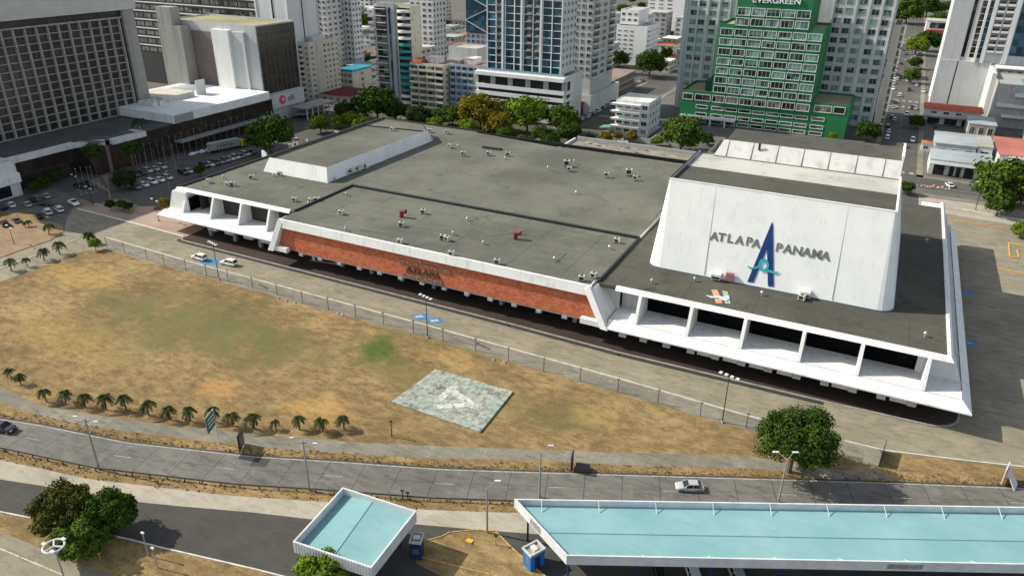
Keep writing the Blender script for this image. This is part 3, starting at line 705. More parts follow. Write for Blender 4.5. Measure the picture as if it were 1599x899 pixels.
# vents at the tower's foot
for (x, y, w_) in ((93, 615, 80), (820, 775, 85)):
    a, b = ez(x - w_ / 2, y + 25), ez(x + w_ / 2, y + 25); m = MB(); m.box(a.x, b.x, a.y - 1.1, a.y + .6, 12.45, 13.6, 0); m.box(a.x + .15, b.x - .15, a.y - 1.13, a.y - 1.101, 12.6, 13.1, 1); m.build('louvre_box', [white2, dark], cc)
m = MB(); a = ez(200, 660); m.box(a.x - .8, a.x + .8, a.y - .5, a.y + .3, 12.45, 14.2); m.build('access_hatch', plain('pinkish_door', (.35, .14, .14), .7), cc)
# ================================================================== BUILDING KIT
CAMP = Vector((0, 0, CAM_H))
def repeat(root, name, mb, mats, places, cap=100):
    """places = [(x, y, z, rz)] world; nearest 100 are parts of their own, the rest is one part"""
    if not places: return
    org = root['_w']
    places = sorted(places, key=lambda p: (Vector(p[:3]) - CAMP).length)
    me = mb.mesh(name, mats)
    for p in places[:cap]: inst(name, me, p[:3], p[3], root)
    if len(places) > cap:
        m = MB()
        for p in places[cap:]: m.join(mb, p[:3], p[3])
        o = m.build(name, mats, root); o['kind'] = 'stuff'
def win_mb(w_, h_, fr=.12, pr=.12, sill=True):
    m = MB(); a, b = w_ / 2, h_ / 2
    m.poly([(-a, -.02, -b), (a, -.02, -b), (a, -.02, b), (-a, -.02, b)], 1)
    for q in ((-a - fr, -a, -b, b), (a, a + fr, -b, b), (-a - fr, a + fr, b, b + fr), (-a - fr, a + fr, -b - fr, -b)): m.box(q[0], q[1], -pr, -.005, q[2], q[3], 0)
    if w_ > 1.6: m.box(-.04, .04, -.07, -.021, -b, b, 0)
    return m
def balc_mb(w_, h_, d=1.1):
    m = MB(); a = w_ / 2
    m.box(-a, a, -d, 0, -h_ / 2, -h_ / 2 + .14, 0); m.box(-a, a, -d, -d + .1, -h_ / 2 + .141, -h_ / 2 + 1.0, 0); m.box(-a, -a + .1, -d + .101, 0, -h_ / 2 + .141, -h_ / 2 + 1.0, 0); m.box(a - .1, a, -d + .101, 0, -h_ / 2 + .141, -h_ / 2 + 1.0, 0)
    m.poly([(-a + .2, -.03, -h_ / 2 + .15), (a - .2, -.03, -h_ / 2 + .15), (a - .2, -.03, h_ / 2 - .45), (-a + .2, -.03, h_ / 2 - .45)], 1)
    return m
def face_frame(face, box):
    x0, x1, y0, y1 = box
    if face == 'S': return Vector((x0, y0, 0)), Vector((1, 0, 0)), x1 - x0, 0.0, Vector((0, -1, 0))
    if face == 'E': return Vector((x1, y0, 0)), Vector((0, 1, 0)), y1 - y0, math.pi / 2, Vector((1, 0, 0))
    return Vector((x0, y1, 0)), Vector((0, -1, 0)), y1 - y0, -math.pi / 2, Vector((-1, 0, 0))
def facade(root, face, box, z0, z1, cols, rows, ww=.55, wh=.5, gl=None, fm=None, kind='win', u0=0., u1=1., skip=None, d=1.1, fr=.1):
    org, u, L, rz, nn = face_frame(face, box)
    a, b = L * u0, L * u1; cw = (b - a) / cols; rh = (z1 - z0) / rows
    mb = win_mb(cw * ww, rh * wh, fr) if kind == 'win' else balc_mb(cw * ww, rh * .98, d)
    pl = []
    for i in range(cols):
        for j in range(rows):
            if skip and skip(i, j): continue
            p = org + u * (a + cw * (i + .5)) + nn * .02; pl.append((p.x, p.y, z0 + rh * (j + .5), rz))
    repeat(root, 'window' if kind == 'win' else 'balcony', mb, [fm or white2, gl or g_dark], pl)
def bands(root, face, box, zs, th, pr, mat, name='band', u0=0., u1=1.):
    org, u, L, rz, nn = face_frame(face, box)
    for z in zs:
        m = MB(); a = org + u * (L * u0); b = org + u * (L * u1); lo = [a + nn * .01, b + nn * .01, b + nn * pr, a + nn * pr]
        m.hexa([p + Vector((0, 0, z)) for p in lo], [p + Vector((0, 0, z + th)) for p in lo]); m.build(name, mat, root)
def piers(root, face, box, z0, z1, n, wd, pr, mat, name='pier', u0=0., u1=1.):
    org, u, L, rz, nn = face_frame(face, box)
    for k in range(n):
        t = L * (u0 + (u1 - u0) * k / max(1, n - 1)); a = org + u * (t - wd / 2); b = org + u * (t + wd / 2); lo = [a + nn * .015, b + nn * .015, b + nn * pr, a + nn * pr]
        m = MB(); m.hexa([p + Vector((0, 0, z0)) for p in lo], [p + Vector((0, 0, z1)) for p in lo]); m.build(name, mat, root)
def glaze(root, face, box, z0, z1, mat, u0=0., u1=1., pr=.01, name='glazing'):
    org, u, L, rz, nn = face_frame(face, box); a = org + u * L * u0 + nn * pr; b = org + u * L * u1 + nn * pr
    m = MB(); m.hexa([a - nn * .1, b - nn * .1, b, a] if 0 else [p + Vector((0, 0, z0)) for p in (a - nn * .2, b - nn * .2, b, a)], [p + Vector((0, 0, z1)) for p in (a - nn * .2, b - nn * .2, b, a)]); m.build(name, mat, root)
def block(root, box, z0, z1, wm, rm=None, par=.7, t=.3):
    x0, x1, y0, y1 = box; rm = rm or roofm
    m = MB(); m.box(x0, x1, y0, y1, z0, z1 - par)
    for q in ((x0, x1, y0, y0 + t), (x0, x1, y1 - t, y1), (x0, x0 + t, y0 + t, y1 - t), (x1 - t, x1, y0 + t, y1 - t)): m.box(*q, z1 - par, z1)
    m.build('wall', wm, root)
    m = MB(); m.box(x0 + t, x1 - t, y0 + t, y1 - t, z1 - par + .004, z1 - par + .03); m.build('roof', rm, root)
    return box
def roof_junk(root, box, z, n, seed=1):
    r = random.Random(seed); x0, x1, y0, y1 = box
    m = MB(); a, b = (x1 - x0) * .18, (y1 - y0) * .2; cx_, cy_ = (x0 + x1) / 2 + a * r.uniform(-.6, .6), (y0 + y1) / 2; m.box(cx_ - a, cx_ + a, cy_ - b, cy_ + b, z, z + 2.6); m.box(cx_ - a - .2, cx_ + a + .2, cy_ - b - .2, cy_ + b + .2, z + 2.601, z + 2.85); m.build('stair_hut', white2, root)
    for k in range(n):
        x, y = r.uniform(x0 + 1, x1 - 2), r.uniform(y0 + 1, y1 - 2); m = MB(); s = r.uniform(.5, .9); m.box(x, x + s * 1.4, y, y + s, z, z + s); m.tube((x + s * .7, y + s * .5, z + s), (x + s * .7, y + s * .5, z + s + .12), s * .35, None, 8); m.build('roof_unit', lightm, root)
def bld(name, label, cat, box, group=None):
    x0, x1, y0, y1 = box; return empty(name, ((x0 + x1) / 2, (y0 + y1) / 2, 0), label, cat, group)

# ------------------------------------------------------------------ the slab hotel on the left
B = (-292, -272, 118, 209)
h = bld('hotel', 'huge slab hotel with a tall grid of brown windows between concrete fins, left edge', 'hotel', B)
block(h, B, 11, 54, plain('hotel_concrete', (.36, .355, .33), .85, .12, .4), roofm)
conc_h = plain('hotel_fin_concrete', (.31, .30, .275), .85, .15, .5)
glaze(h, 'E', B, 11.4, 50, g_brown)
colY = [atx(x / 5, y / 5, -271.4).y for x, y in ((85, 205), (175, 195), (265, 185), (355, 180), (445, 172), (530, 165), (610, 160), (690, 152), (770, 146), (845, 140), (920, 135))]
pitch = (colY[-1] - colY[0]) / 10
ys = [colY[-1] - pitch * k for k in range(16)]
fin = MB(); fin.hexa([(-.25, -.95, 0), (.25, -.95, 0), (.42, 0, 0), (-.42, 0, 0)], [(-.25, -.95, 35.6), (.25, -.95, 35.6), (.42, 0, 35.6), (-.42, 0, 35.6)])
repeat(h, 'window_fin', fin, conc_h, [(-271.98, y, 11.3, math.pi / 2) for y in ys])
for k in range(14):
    m = MB(); z = 11.3 + k * 2.74; m.box(-271.98, -271.45, ys[-1], ys[0], z, z + .28); m.build('floor_slab', conc_h, h)
m = MB(); m.box(-271.98, -270.7, ys[-1], 205.6, 46.95, 47.5); m.build('cornice', conc_h, h)
m = MB(); m.hexa([(-272, 110, 50), (-269.4, 110, 50), (-269.4, 211.3, 50), (-272, 211.3, 50)], [(-292, 110, 58), (-268.4, 110, 58), (-268.4, 212, 58), (-292, 212, 58)]); m.build('roof_parapet', plain('hotel_cap', (.50, .51, .48), .8, .1, .3), h)
m = MB()
q0 = [(-272.2, 206.0), (-270.6, 206.0), (-270.0, 207.5), (-270.0, 210.6), (-292, 210.6), (-292, 206.0)]
m.prism(q0, 9, 49.9); m.build('corner_pier', conc_h, h)
# its podium: brown glass walls under white fascias
P1 = (-272, -250.5, 112, 165)
pd = empty('hotel_podium', (-258, 160, 0), 'low brown-glass hotel podium with stepped white fascias, at the foot of the slab hotel', 'podium')
m = MB(); m.box(-272, -251, 112, 163, 0, 9.6); m.box(-272, -243.5, 163.01, 177, 0, 9.6); m.box(-272, -242.5, 177.01, 250, 0, 11); m.build('wall', brown_g, pd)
m = MB(); m.box(-271.9, -250, 112, 165, 10.99, 11.05); m.box(-271.9, -243, 165.01, 198, 10.99, 11.05); m.build('roof', roof_mat('terrace_roof', (.10, .105, .10)), pd)
m = MB(); m.box(-251.4, -249.6, 112, 161, 9.4, 11.3); m.hexa([(-249.6, 161, 9.4), (-249.6, 163, 9.4), (-243.2, 168, 9.4), (-244.6, 169, 9.4)][::-1], [(-249.6, 161, 11.3), (-249.6, 163, 11.3), (-243.2, 168, 11.3), (-244.6, 169, 11.3)][::-1])
m.box(-243.8, -241.8, 170, 184, 9.4, 11.3); m.box(-249, -243.81, 182.2, 184, 9.61, 11.2); m.build('fascia', white2, pd)
m = MB(); m.box(-290, -241.6, 196.5, 248, 11.3, 14.6); m.build('white_roof_block', white, pd)
m = MB(); m.box(-241.59, -241.4, 197, 206, 11.5, 14.3); m.build('louvre', steel, pd)
m = MB(); m.box(-280, -262, 210, 226, 14.61, 16.6); m.build('plant_enclosure', cream, pd)
m = MB(); m.box(-285, -271, 199, 247, 14.61, 14.7); m.build('roof', zinc, pd)
for k in range(7):
    m = MB(); m.box(-268 + (k % 3) * 3.4, -266 + (k % 3) * 3.4, 203 + (k // 3) * 3, 205 + (k // 3) * 3, 14.61, 16.2); m.build('roof_unit', lightm, pd)
m = MB(); m.box(-263, -262.7, 228, 233, 14.6, 20.5); m.build('billboard_frame', white2, pd)
m = MB(); m.box(-242.49, -238.5, 196, 250, 4.4, 4.9); m.box(-239.2, -238.4, 212, 240, 4.91, 5.3); m.build('entrance_canopy', conc, pd)
for k in range(9):
    m = MB(); m.box(-243.4, -242.6, 168 + k * 9 - .5, 168 + k * 9 + .5, 0, 9.3); m.build('column', taupe, pd)
facade(pd, 'E', (-272, -251, 112, 163), .5, 9.2, 12, 2, .86, .8, g_brown, brown_g)
facade(pd, 'E', (-272, -242.5, 177.01, 250), 1, 10.8, 16, 3, .86, .75, g_brown, brown_g)
S_ = (-262, -246, 104, 137.5)
sb = bld('annex_building', 'white annex with raised lettering at the very left edge, beside the parked cars', 'building', S_)
block(sb, S_, 0, 11.5, white2, roofl, 1.0); bands(sb, 'E', S_, [4.6], 3.0, 1.2, white, 'band'); glaze(sb, 'E', S_, 7.8, 10.2, g_dark, .0, .8); glaze(sb, 'E', S_, .5, 4, g_dark, 0, .9)
repeat(sb, 'lettering', blurred_marks(4, 6.5, 1.6, 8), lightm, [(-244.78, 128.5, 5.3, math.pi / 2)])

# ------------------------------------------------------------------ the dark glass hotel with the pink sign
B = (-298, -245.5, 248.5, 273)
h = bld('glass_hotel', 'dark glass hotel block with white side piers and a pink sign on its pale base', 'hotel', B)
block(h, B, 0, 41.5, pale_w, roof_mat('ochre_roof', (.30, .28, .16)), .6)
glaze(h, 'E', B, 12.6, 40.6, g_brown, .03, .97)
bands(h, 'E', B, [12.6 + 3.1 * k for k in range(10)], .35, .16, plain('brown_spandrel', (.045, .04, .035), .5), 'spandrel', .03, .97)
piers(h, 'E', B, 12.6, 40.6, 9, .14, .14, taupe, 'mullion', .03, .97)
xs = [aty(x, 120, 248.5).x for x in (297, 304, 335, 342, 364, 388, 404)]
xs = [aty(*p, 248.5).x for p in ((310, 120), (347, 120), (372, 120), (392, 120))]
m = MB(); m.box(xs[0], xs[1], 248.2, 248.49, 14.7, 37.5); m.build('brown_panel', taupe, h)
m = MB(); m.box(xs[1] + .01, xs[2], 246.0, 248.49, 14.7, 39); m.build('white_pier', white, h)
m = MB(); m.box(xs[2] + .01, xs[3], 247.2, 248.49, 14.7, 38.5); m.build('white_pier', pale_w, h)
m = MB(); m.box(xs[0] - 14, xs[0] - .01, 243, 248.49, 12, 39.5); m.box(xs[0] - 13.9, xs[0] - 5, 243.3, 248.3, 39.51, 47); m.build('concrete_core', conc, h)
m = MB(); m.box(-252, -243.4, 249, 272, 6.2, 12.2); m.build('sign_band', pale_w, h)
pink = plain('pink_sign', (.62, .06, .12), .5); m = MB()
m.tube((-243.39, 257.4, 9.4), (-243.2, 257.4, 9.4), 2.0, None, 18); m.build('sign', pink, h); m = MB(); m.tube((-243.19, 257.6, 9.5), (-243.1, 257.6, 9.5), .75, None, 12); m.build('sign_eye', pale_w, h); text('sign', 'oft', 3.9, taupe, .08, (-243.3, 263.0, 8.2), (0, 1, 0), (0, 0, 1), h)
m = MB(); m.box(-243.3, -234, 262, 282, 5.0, 5.4); m.box(-243.3, -236, 262, 282, 2.2, 2.5); m.build('entrance_canopy', conc, h)
for k in range(6): m = MB(); m.box(-234.6, -234.2, 262.3 + k * 3.8, 262.7 + k * 3.8, 0, 5); m.build('column', lightm, h)
# dark ribbon-window office behind
x0 = aty(200, 20, 292).x; x1 = aty(404, 30, 292).x; x2 = aty(452, 30, 292).x
B = (x0 - 20, x1, 292, 312)
h = bld('office_building', 'dark office building with thin white floor lines behind the glass hotel', 'building', B)
block(h, B, 0, 66, plain('dark_ribbon_wall', (.04, .04, .042), .5), roofm); bands(h, 'S', B, [20 + 4.4 * k for k in range(11)], .5, .3, white, 'floor_line'); facade(h, 'S', B, 16, 64, 18, 11, .9, .5, g_dark, dark)
B = (x1 + .1, x2, 291, 312)
h = bld('apartment_tower', 'plain pale tower with one dark slit, right of the dark office building', 'tower', B)
block(h, B, 0, 70, white2, roofm); glaze(h, 'S', B, 12, 69, dark, .50, .56); glaze(h, 'E', B, 12, 69, dark, .48, .52)
piers(h, 'S', B, 0, 70, 3, .8, .35, white); 

# ------------------------------------------------------------------ city buildings, measured off the photograph
def measured(name, label, cat, corner, left, right, h, group=None, deep=None):
    """corner = (x, y) of the visible front corner; left / right = pixels on the two flanks"""
    cx_, cy_ = corner; x0 = aty(left[0], left[1], cy_).x; y1 = deep + cy_ if deep else atx(right[0], right[1], cx_).y
    B = (min(x0, cx_), max(x0, cx_), cy_, y1); return B, bld(name, label, cat, B, group), h
c = at(490, 158.6)
B, h, H_ = measured('apartment_building', 'cream apartment block with small balconies left of the turquoise roof', 'building', (c.x, c.y), (465.5, 90), (529, 80), 28.5)
block(h, B, 0, H_, cream, roofl, 1.2); roof_junk(h, B, H_ - 1.2, 4, 3)
facade(h, 'S', B, 1, 27, 1, 10, .8, .5, kind='balc', u0=.0, u1=.5); facade(h, 'S', B, 1, 27, 1, 10, .45, .42, u0=.6, u1=1.)
facade(h, 'E', B, 1, 27, 4, 10, .42, .42, g_dark, cream, u0=.45, u1=1.); facade(h, 'E', B, 1, 27, 1, 10, .4, .35, u0=.0, u1=.2)
for (Y, l, cr, sd, H_, cols, lab) in ((338, (456, 24), (481, 27), (489, 27), 33, 3, 'short white apartment block with small dark windows behind the cream block'),
                           (352, (474, 10), (509, 12), (534, 12), 62, 5, 'white apartment tower rising behind the cream block, left one of a pair'),
                           (366, (532, 10), (549, 12), (563, 12), 64, 3, 'slim white apartment tower, right one of a pair, with round balconies')):
    cx_ = aty(*cr, Y).x; B, h, H_ = measured('apartment_tower', lab, 'tower', (cx_, Y), l, sd, H_)
    block(h, B, 0, H_, white2, roofm); n = int(H_ / 3.1); facade(h, 'S', B, 1, H_ - 1.5, cols, n, .42, .42, g_dark, white2, skip=lambda i, j: i == 1); facade(h, 'E', B, 1, H_ - 1.5, 3, n, .5, .42, g_dark, white2)
    facade(h, 'S', B, 1, H_ - 1.5, cols, n, .7, .9, kind='balc', skip=lambda i, j: i != 1, fm=white2); roof_junk(h, B, H_ - .7, 2, 5)
c = at(552, 144)
B, h, H_ = measured('office_house', 'cream office house with a bright turquoise flat roof', 'house', (c.x, c.y), (530, 122), (581, 118), 10.5)
block(h, B, 0, H_, cream, zinc, .3); facade(h, 'S', B, .6, 10, 3, 3, .75, .5, g_dark, cream); facade(h, 'E', B, 1, 10, 3, 3, .3, .5, g_dark, cream, skip=lambda i, j: i != 1)
m = MB(); m.box(B[0] - .6, B[1] + .6, B[2] - .6, B[3] + .6, H_ + .01, H_ + .9); m.build('roof', plain('turquoise_roof', (.03, .26, .36), .5), h)
def low_house(name, label, cat, box, H_, wm, rm, hip=0, over=.5, sp=None, group=None):
    h = bld(name, label, cat, box, group); x0, x1, y0, y1 = box
    m = MB(); m.box(x0, x1, y0, y1, 0, H_); m.build('wall', wm, h)
    m = MB(); a = min(x1 - x0, y1 - y0) * .45
    b_ = [(x0 - over, y0 - over, H_ + .01), (x1 + over, y0 - over, H_ + .01), (x1 + over, y1 + over, H_ + .01), (x0 - over, y1 + over, H_ + .01)]
    if hip:
        t_ = [(x0 + a, y0 + a, H_ + hip), (x1 - a, y0 + a, H_ + hip), (x1 - a, y1 - a, H_ + hip), (x0 + a, y1 - a, H_ + hip)]
    else: t_ = [(p[0], p[1], H_ + .35) for p in b_]
    m.hexa(b_, t_); m.build('roof', rm, h)
    if sp:
        facade(h, 'S', box, .4, H_ - .2, sp[0], sp[1], .5, .5, g_dark, wm); facade(h, sp[3] if len(sp) > 3 else 'E', box, .4, H_ - .2, sp[2], sp[1], .5, .5, g_dark, wm)
    return h
dark_red = roof_mat('dark_red_roof', (.13, .022, .025), .2)
c = at(545, 166)
low_house('restaurant', 'low building with a dark maroon roof among the trees by the cream block', 'building', (c.x - 17, c.x, c.y, c.y + 20), 4.5, grey_w, dark_red, .6, .8, (4, 1, 4))
# white and grey tower with the teal balconies
B = (-229, -208, 310, atx(661, 120, -208).y)
h = bld('balcony_tower', 'tall white tower with a stack of rounded teal balconies on its corner', 'tower', B)
block(h, B, 0, 46.5, cream, roofm); 
m = MB(); m.box(-226, -216.5, 308.6, 309.99, 0, 47.5); m.build('grey_face', blue_w, h)
m = MB(); m.box(-226.8, -221, 308.2, 308.59, 3, 45.5); m.box(-219.4, -218.6, 308.2, 308.59, 3, 45.5); m.build('glazing', g_dark, h)
for k in range(14):
    m = MB(); m.box(-226.8, -221, 308.0, 308.19, 4.2 + 3.1 * k, 4.5 + 3.1 * k); m.build('spandrel', white, h)
for k in range(15):
    z = 1.5 + 3.0 * k; m = MB(); col_ = teal_d if 1 < k < 10 else white
    pts = [(-215.6 + 7.4 * t, 310 - 2.6 * math.sin(math.pi * t) ** .6) for t in [i / 8 for i in range(9)]]
    m.prism(pts, z, z + 1.1); m.build('balcony', col_, h)
    m = MB(); m.box(-232, -229.01, 309.0, 312.5, z, z + 1.0); m.build('balcony', white, h)
glaze(h, 'S', B, 1, 45.5, g_dark, .64, .98)
facade(h, 'E', B, 2, 45, 4, 14, .18, .3, g_dark, cream, skip=lambda i, j: (i * 5 + j * 3) % 4 != 0)
# the two balcony blocks
B = (-207, -188.5, 306, 322)
h = bld('balcony_building', 'cream seven-storey block with long balconies and a red roof corner', 'building', B)
block(h, B, 0, 22, cream, roof_mat('salmon_roof', (.36, .22, .16)), .6); roof_junk(h, B, 21.4, 3, 11); facade(h, 'S', B, 1.4, 21.3, 4, 7, .94, 1, kind='balc', fm=cream); facade(h, 'E', B, 1.4, 21, 3, 7, .4, .4)
m = MB(); m.hexa([(-207.2, 305.8, 22.01), (-200, 305.8, 22.01), (-200, 314, 22.01), (-207.2, 314, 22.01)], [(-206, 307, 23.2), (-201, 307, 23.2), (-201, 313, 23.2), (-206, 313, 23.2)]); m.build('red_roof', red_roof, h)
B = (-187.5, -171.5, 310, 326)
h = bld('balcony_building', 'grey-blue block with dark balcony glass, between the cream block and the blue tower', 'building', B)
block(h, B, 0, 22.5, blue_w, red_roof, .7); roof_junk(h, B, 21.8, 3, 12); facade(h, 'S', B, 1.4, 21.8, 5, 7, .9, 1, kind='balc', fm=blue_w, gl=g_blue, d=.7)
# blue glass tower on its white car-park podium
B = (-172, -128, 308, atx(906, 185, -128).y)
h = bld('blue_tower', 'blue glass apartment tower on a white car-park podium', 'tower', B)
block(h, B, 0, 21.5, white2, roofl, 1.0)
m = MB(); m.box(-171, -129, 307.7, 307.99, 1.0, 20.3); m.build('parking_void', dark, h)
bands(h, 'S', B, [.8, 4.2, 7.4, 10.6, 13.8], 1.7, 1.2, white, 'parking_deck'); bands(h, 'S', B, [19.4], 1.6, 2.0, white, 'parking_deck')
piers(h, 'S', B, 15.5, 19.4, 6, 2.4, .8, grey_w); glaze(h, 'E', B, 2, 19, dark, .1, .3); bands(h, 'E', B, [4.2, 7.4, 10.6, 13.8], 1.4, .5, white, 'parking_deck', 0, .4)
T = (-168, -131.5, 311, 327)
block(h, T, 21.5, 76, white2, roofm)
glaze(h, 'S', T, 21.6, 75, g_blue, .01, .99)
piers(h, 'S', T, 21.6, 75, 9, .35, .5, white, 'mullion', .005, .995); piers(h, 'S', T, 21.6, 75, 3, .8, .9, white, 'pier', .22, .73)
bands(h, 'S', T, [24.5 + 3.05 * k for k in range(17)], .22, .35, white, 'floor_line', .0, 1)
facade(h, 'S', T, 27.6, 73.3, 4, 15, .9, .98, kind='balc', gl=g_dark, fm=steel, u0=.13, u1=.24, d=.9, skip=lambda i, j: i % 2); facade(h, 'S', T, 27.6, 73.3, 4, 15, .9, .98, kind='balc', gl=g_dark, fm=steel, u0=.55, u1=.78, d=.9, skip=lambda i, j: i % 2)
facade(h, 'E', T, 24, 74, 4, 16, .45, .45, g_dark, white2)
m = MB(); m.box(-171.5, -128.5, 308.3, 308.5, 21.5, 22.4); m.build('railing', plain('rail_glass', (.2, .3, .34), .2), h)
# pale tower behind it
Y = 338; x0 = aty(893, 60, Y).x; x1 = aty(925, 60, Y).x
B = (x0 - 6, x1, Y, atx(958, 80, x1).y)
h = bld('apartment_tower', 'tall pale grey tower with stacked balconies right behind the blue tower', 'tower', B)
block(h, B, 0, 78, pale_w, roofm); facade(h, 'S', B, 16, 77, 5, 20, .5, .5, g_dark, pale_w); facade(h, 'E', B, 16, 77, 3, 20, .8, 1, kind='balc', fm=white2, gl=g_dark, skip=lambda i, j: i == 1); facade(h, 'E', B, 16, 77, 3, 20, .5, .5, g_dark, white2, skip=lambda i, j: i != 1)
Bp = (B[0], x1 + 1.5, Y - 2, B[3] + 8); block(h, Bp, 0, 9, white2, roofl)
# low shops by the street
h = low_house('shop_row', 'row of brown low shops with pink roof patches along the side street', 'shop', (-152, -129.8, 352, 412), 9, plain('shop_wall', (.20, .15, .12), .8, .3, .3), roof_mat('shop_roof', (.28, .22, .19), .8), 0, .6, (4, 3, 14))
bands(h, 'E', (-152, -129.8, 352, 412), [3, 6], .3, 2.0, conc, 'gallery'); 
low_house('house', 'small brick house with a rust-red roof behind the street trees', 'house', (-147, -129.8, 318, 338), 6, plain('red_wall', (.17, .05, .04), .8, .2, .5), red_roof, 1.0, .6, (3, 2, 4))
low_house('house', 'white-topped house with an orange roof, first of the shop row', 'house', (-153, -140, 340.5, 350), 8, plain('tan_wall', (.24, .19, .15), .8, .2, .5), orange_roof, .6, .5, (3, 2, 2))
# white stepping blocks
for (cb, l, rt, H_, lab) in (((1006, 103), (962, 60), (1027, 60), 24, 'bright white stepped building at the head of the side street'), ((1075, 60), (1010, 30), (1095, 25), 34, 'big blank white building with short window slits, near the top')):
    c = at(*cb); B, h, _ = measured('white_building', lab, 'building', (c.x, c.y), l, rt, H_)
    block(h, B, 0, H_, white, roofl); facade(h, 'S', B, 3, H_ - 2, 3, int(H_ / 3.4), .5, .3, g_dark, white, u0=0, u1=.6); facade(h, 'E', B, 2, H_ - 2, 3, int(H_ / 3.4), .6, .4); roof_junk(h, B, H_ - .7, 5, 21)
    B2 = (B[0], B[0] + (B[1] - B[0]) * .6, B[2] + 6, B[3] + 2); block(h, B2, H_, H_ + 9, white, roofl); facade(h, 'S', B2, H_ + 1, H_ + 8, 3, 2, .5, .4)
# four-storey white house in the middle
c = at(1010, 215)
B, h, H_ = measured('white_house', 'white four-storey house with curved balconies and a green awning, by the side street', 'house', (c.x, c.y), (962, 160), (1032, 160), 14.6)
block(h, B, 0, H_, white2, roof_mat('white_roof', (.62, .62, .58), .3), .3); facade(h, 'E', B, .5, 14, 4, 4, .35, .42, g_green, white2); facade(h, 'S', B, .5, 14, 4, 4, .6, .5, g_dark, white2)
for k in range(4):
    z = 3.2 + 3.1 * k; m = MB(); m.hexa([(B[0] - 1, B[2] - 2, z), (B[1] - 3.5, B[2] - 2, z), (B[1] - 3.5, B[2], z), (B[0] - 1, B[2], z)], [(B[0] - 1.6, B[2] - 2.6, z + .9), (B[1] - 3.5, B[2] - 2.2, z + .9), (B[1] - 3.5, B[2], z + .9), (B[0] - 1, B[2], z + .9)]); m.build('balcony', white, h)
m = MB(); m.hexa([(B[0] - 6, B[2] - 3, 2.4), (B[0] - 1, B[2] - 3, 3), (B[0] - 1, B[2] + 3, 3), (B[0] - 6, B[2] + 3, 2.4)], [(B[0] - 6, B[2] - 3, 2.55), (B[0] - 1, B[2] - 3, 3.15), (B[0] - 1, B[2] + 3, 3.15), (B[0] - 6, B[2] + 3, 2.55)]); m.build('awning', plain('green_awning', (.10, .30, .17), .6), h)
m = MB(); m.box(B[0] - 3, B[1] + 4, B[2] - 9, B[2] - 8.7, 0, 2); m.box(B[1] + 4, B[1] + 4.3, B[2] - 9, B[3], 0, 2); m.build('garden_wall', grey_w, h)
# ------------------------------------------------------------------ the green hotel
B = (-86, -14.5, 345, 372)
h = bld('green_hotel', 'stepped bright green hotel with white-framed windows and white roof lettering', 'hotel', B)
gr_roof = roof_mat('tan_terrace_roof', (.36, .30, .20), .3)
block(h, B, 0, 14.2, green_w, gr_roof, .9)
M1 = (-70.5, -25.5, 344.4, 371); M2 = (-70.5, -28, 344.2, 371); M3 = (-65.5, -35.5, 344.0, 371)
block(h, (-72.2, -29.6, 344.3, 371), 13.4, 43.6, green_w, gr_roof, .9); block(h, (-66.0, -35.6, 344.15, 371), 42.8, 55.6, green_w, gr_roof, .8)
m = MB(); m.box(-77, -71.1, 352, 368, 13.4, 18); m.build('roof_box', plain('dark_green_box', (.012, .07, .045), .6), h)
def framed(pl, w_, h_, sub_, gm):
    fr_ = MB(); a, b, f = w_ / 2, h_ / 2, .22
    for q in ((-a - f, -a, -b, b), (a, a + f, -b, b), (-a - f, a + f, b, b + f), (-a - f, a + f, -b - f, -b)): fr_.box(q[0], q[1], -.2, -.005, q[2], q[3])
    for k in range(1, sub_): x = -a + w_ * k / sub_; fr_.box(x - .04, x + .04, -.08, -.021, -b, b)
    gm_ = MB(); gm_.poly([(-a, -.02, -b), (a, -.02, -b), (a, -.02, b), (-a, -.02, b)]); fm_, pm_ = fr_.mesh('window', white), gm_.mesh('pane', gm)
    for p in pl:
        o = inst('window', fm_, p[:3], p[3], h); q = bpy.data.objects.new('pane', pm_); COL.objects.link(q); q.parent = o
cols = [-68.9 + 6.0 * k for k in range(7)]
framed([(x, 344.28, z, 0) for z in (40.3, 36.3, 32.15, 28.1, 24.1, 20.0, 15.95) for x in cols], 5.0, 2.6, 3, g_green)
framed([(x, 344.28, 11.7, 0) for x in cols], 5.0, 2.7, 3, g_dark)
framed([(-62.8 + 6.0 * k, 344.13, z, 0) for z in (48.9, 44.8) for k in range(5)], 5.0, 2.8, 3, g_green)
framed([(-76.0, 344.98, 11.5, 0), (-24.8, 344.98, 11.8, 0)], 6.6, 2.5, 2, g_dark); framed([(-82.8, 344.98, 11.5, 0), (-18.4, 344.98, 11.9, 0)], 4.2, 2.5, 1, g_dark)
framed([(x, 344.98, z, 0) for z in (7.4, 4.0, 1.2) for x in [-76.0] + [-68.9 + 6.0 * k for k in range(7)] + [-26.1]], 4.9, 1.2, 1, g_dark)
m = MB()
text('lettering', 'EVERGREEN', 3.0, white, .25, (-50.2, 343.8, 52.7), (1, 0, 0), (0, 0, 1), h, 1.25, 1, .06, 19)
m = MB(); m.box(-85, -60, 341, 344.9, 2.9, 3.3); m.build('awning', white2, h)
for k in range(4): m = MB(); m.box(-84 + 6.5 * k, -83.4 + 6.5 * k, 341.2, 341.8, 0, 2.9); m.build('column', white2, h)
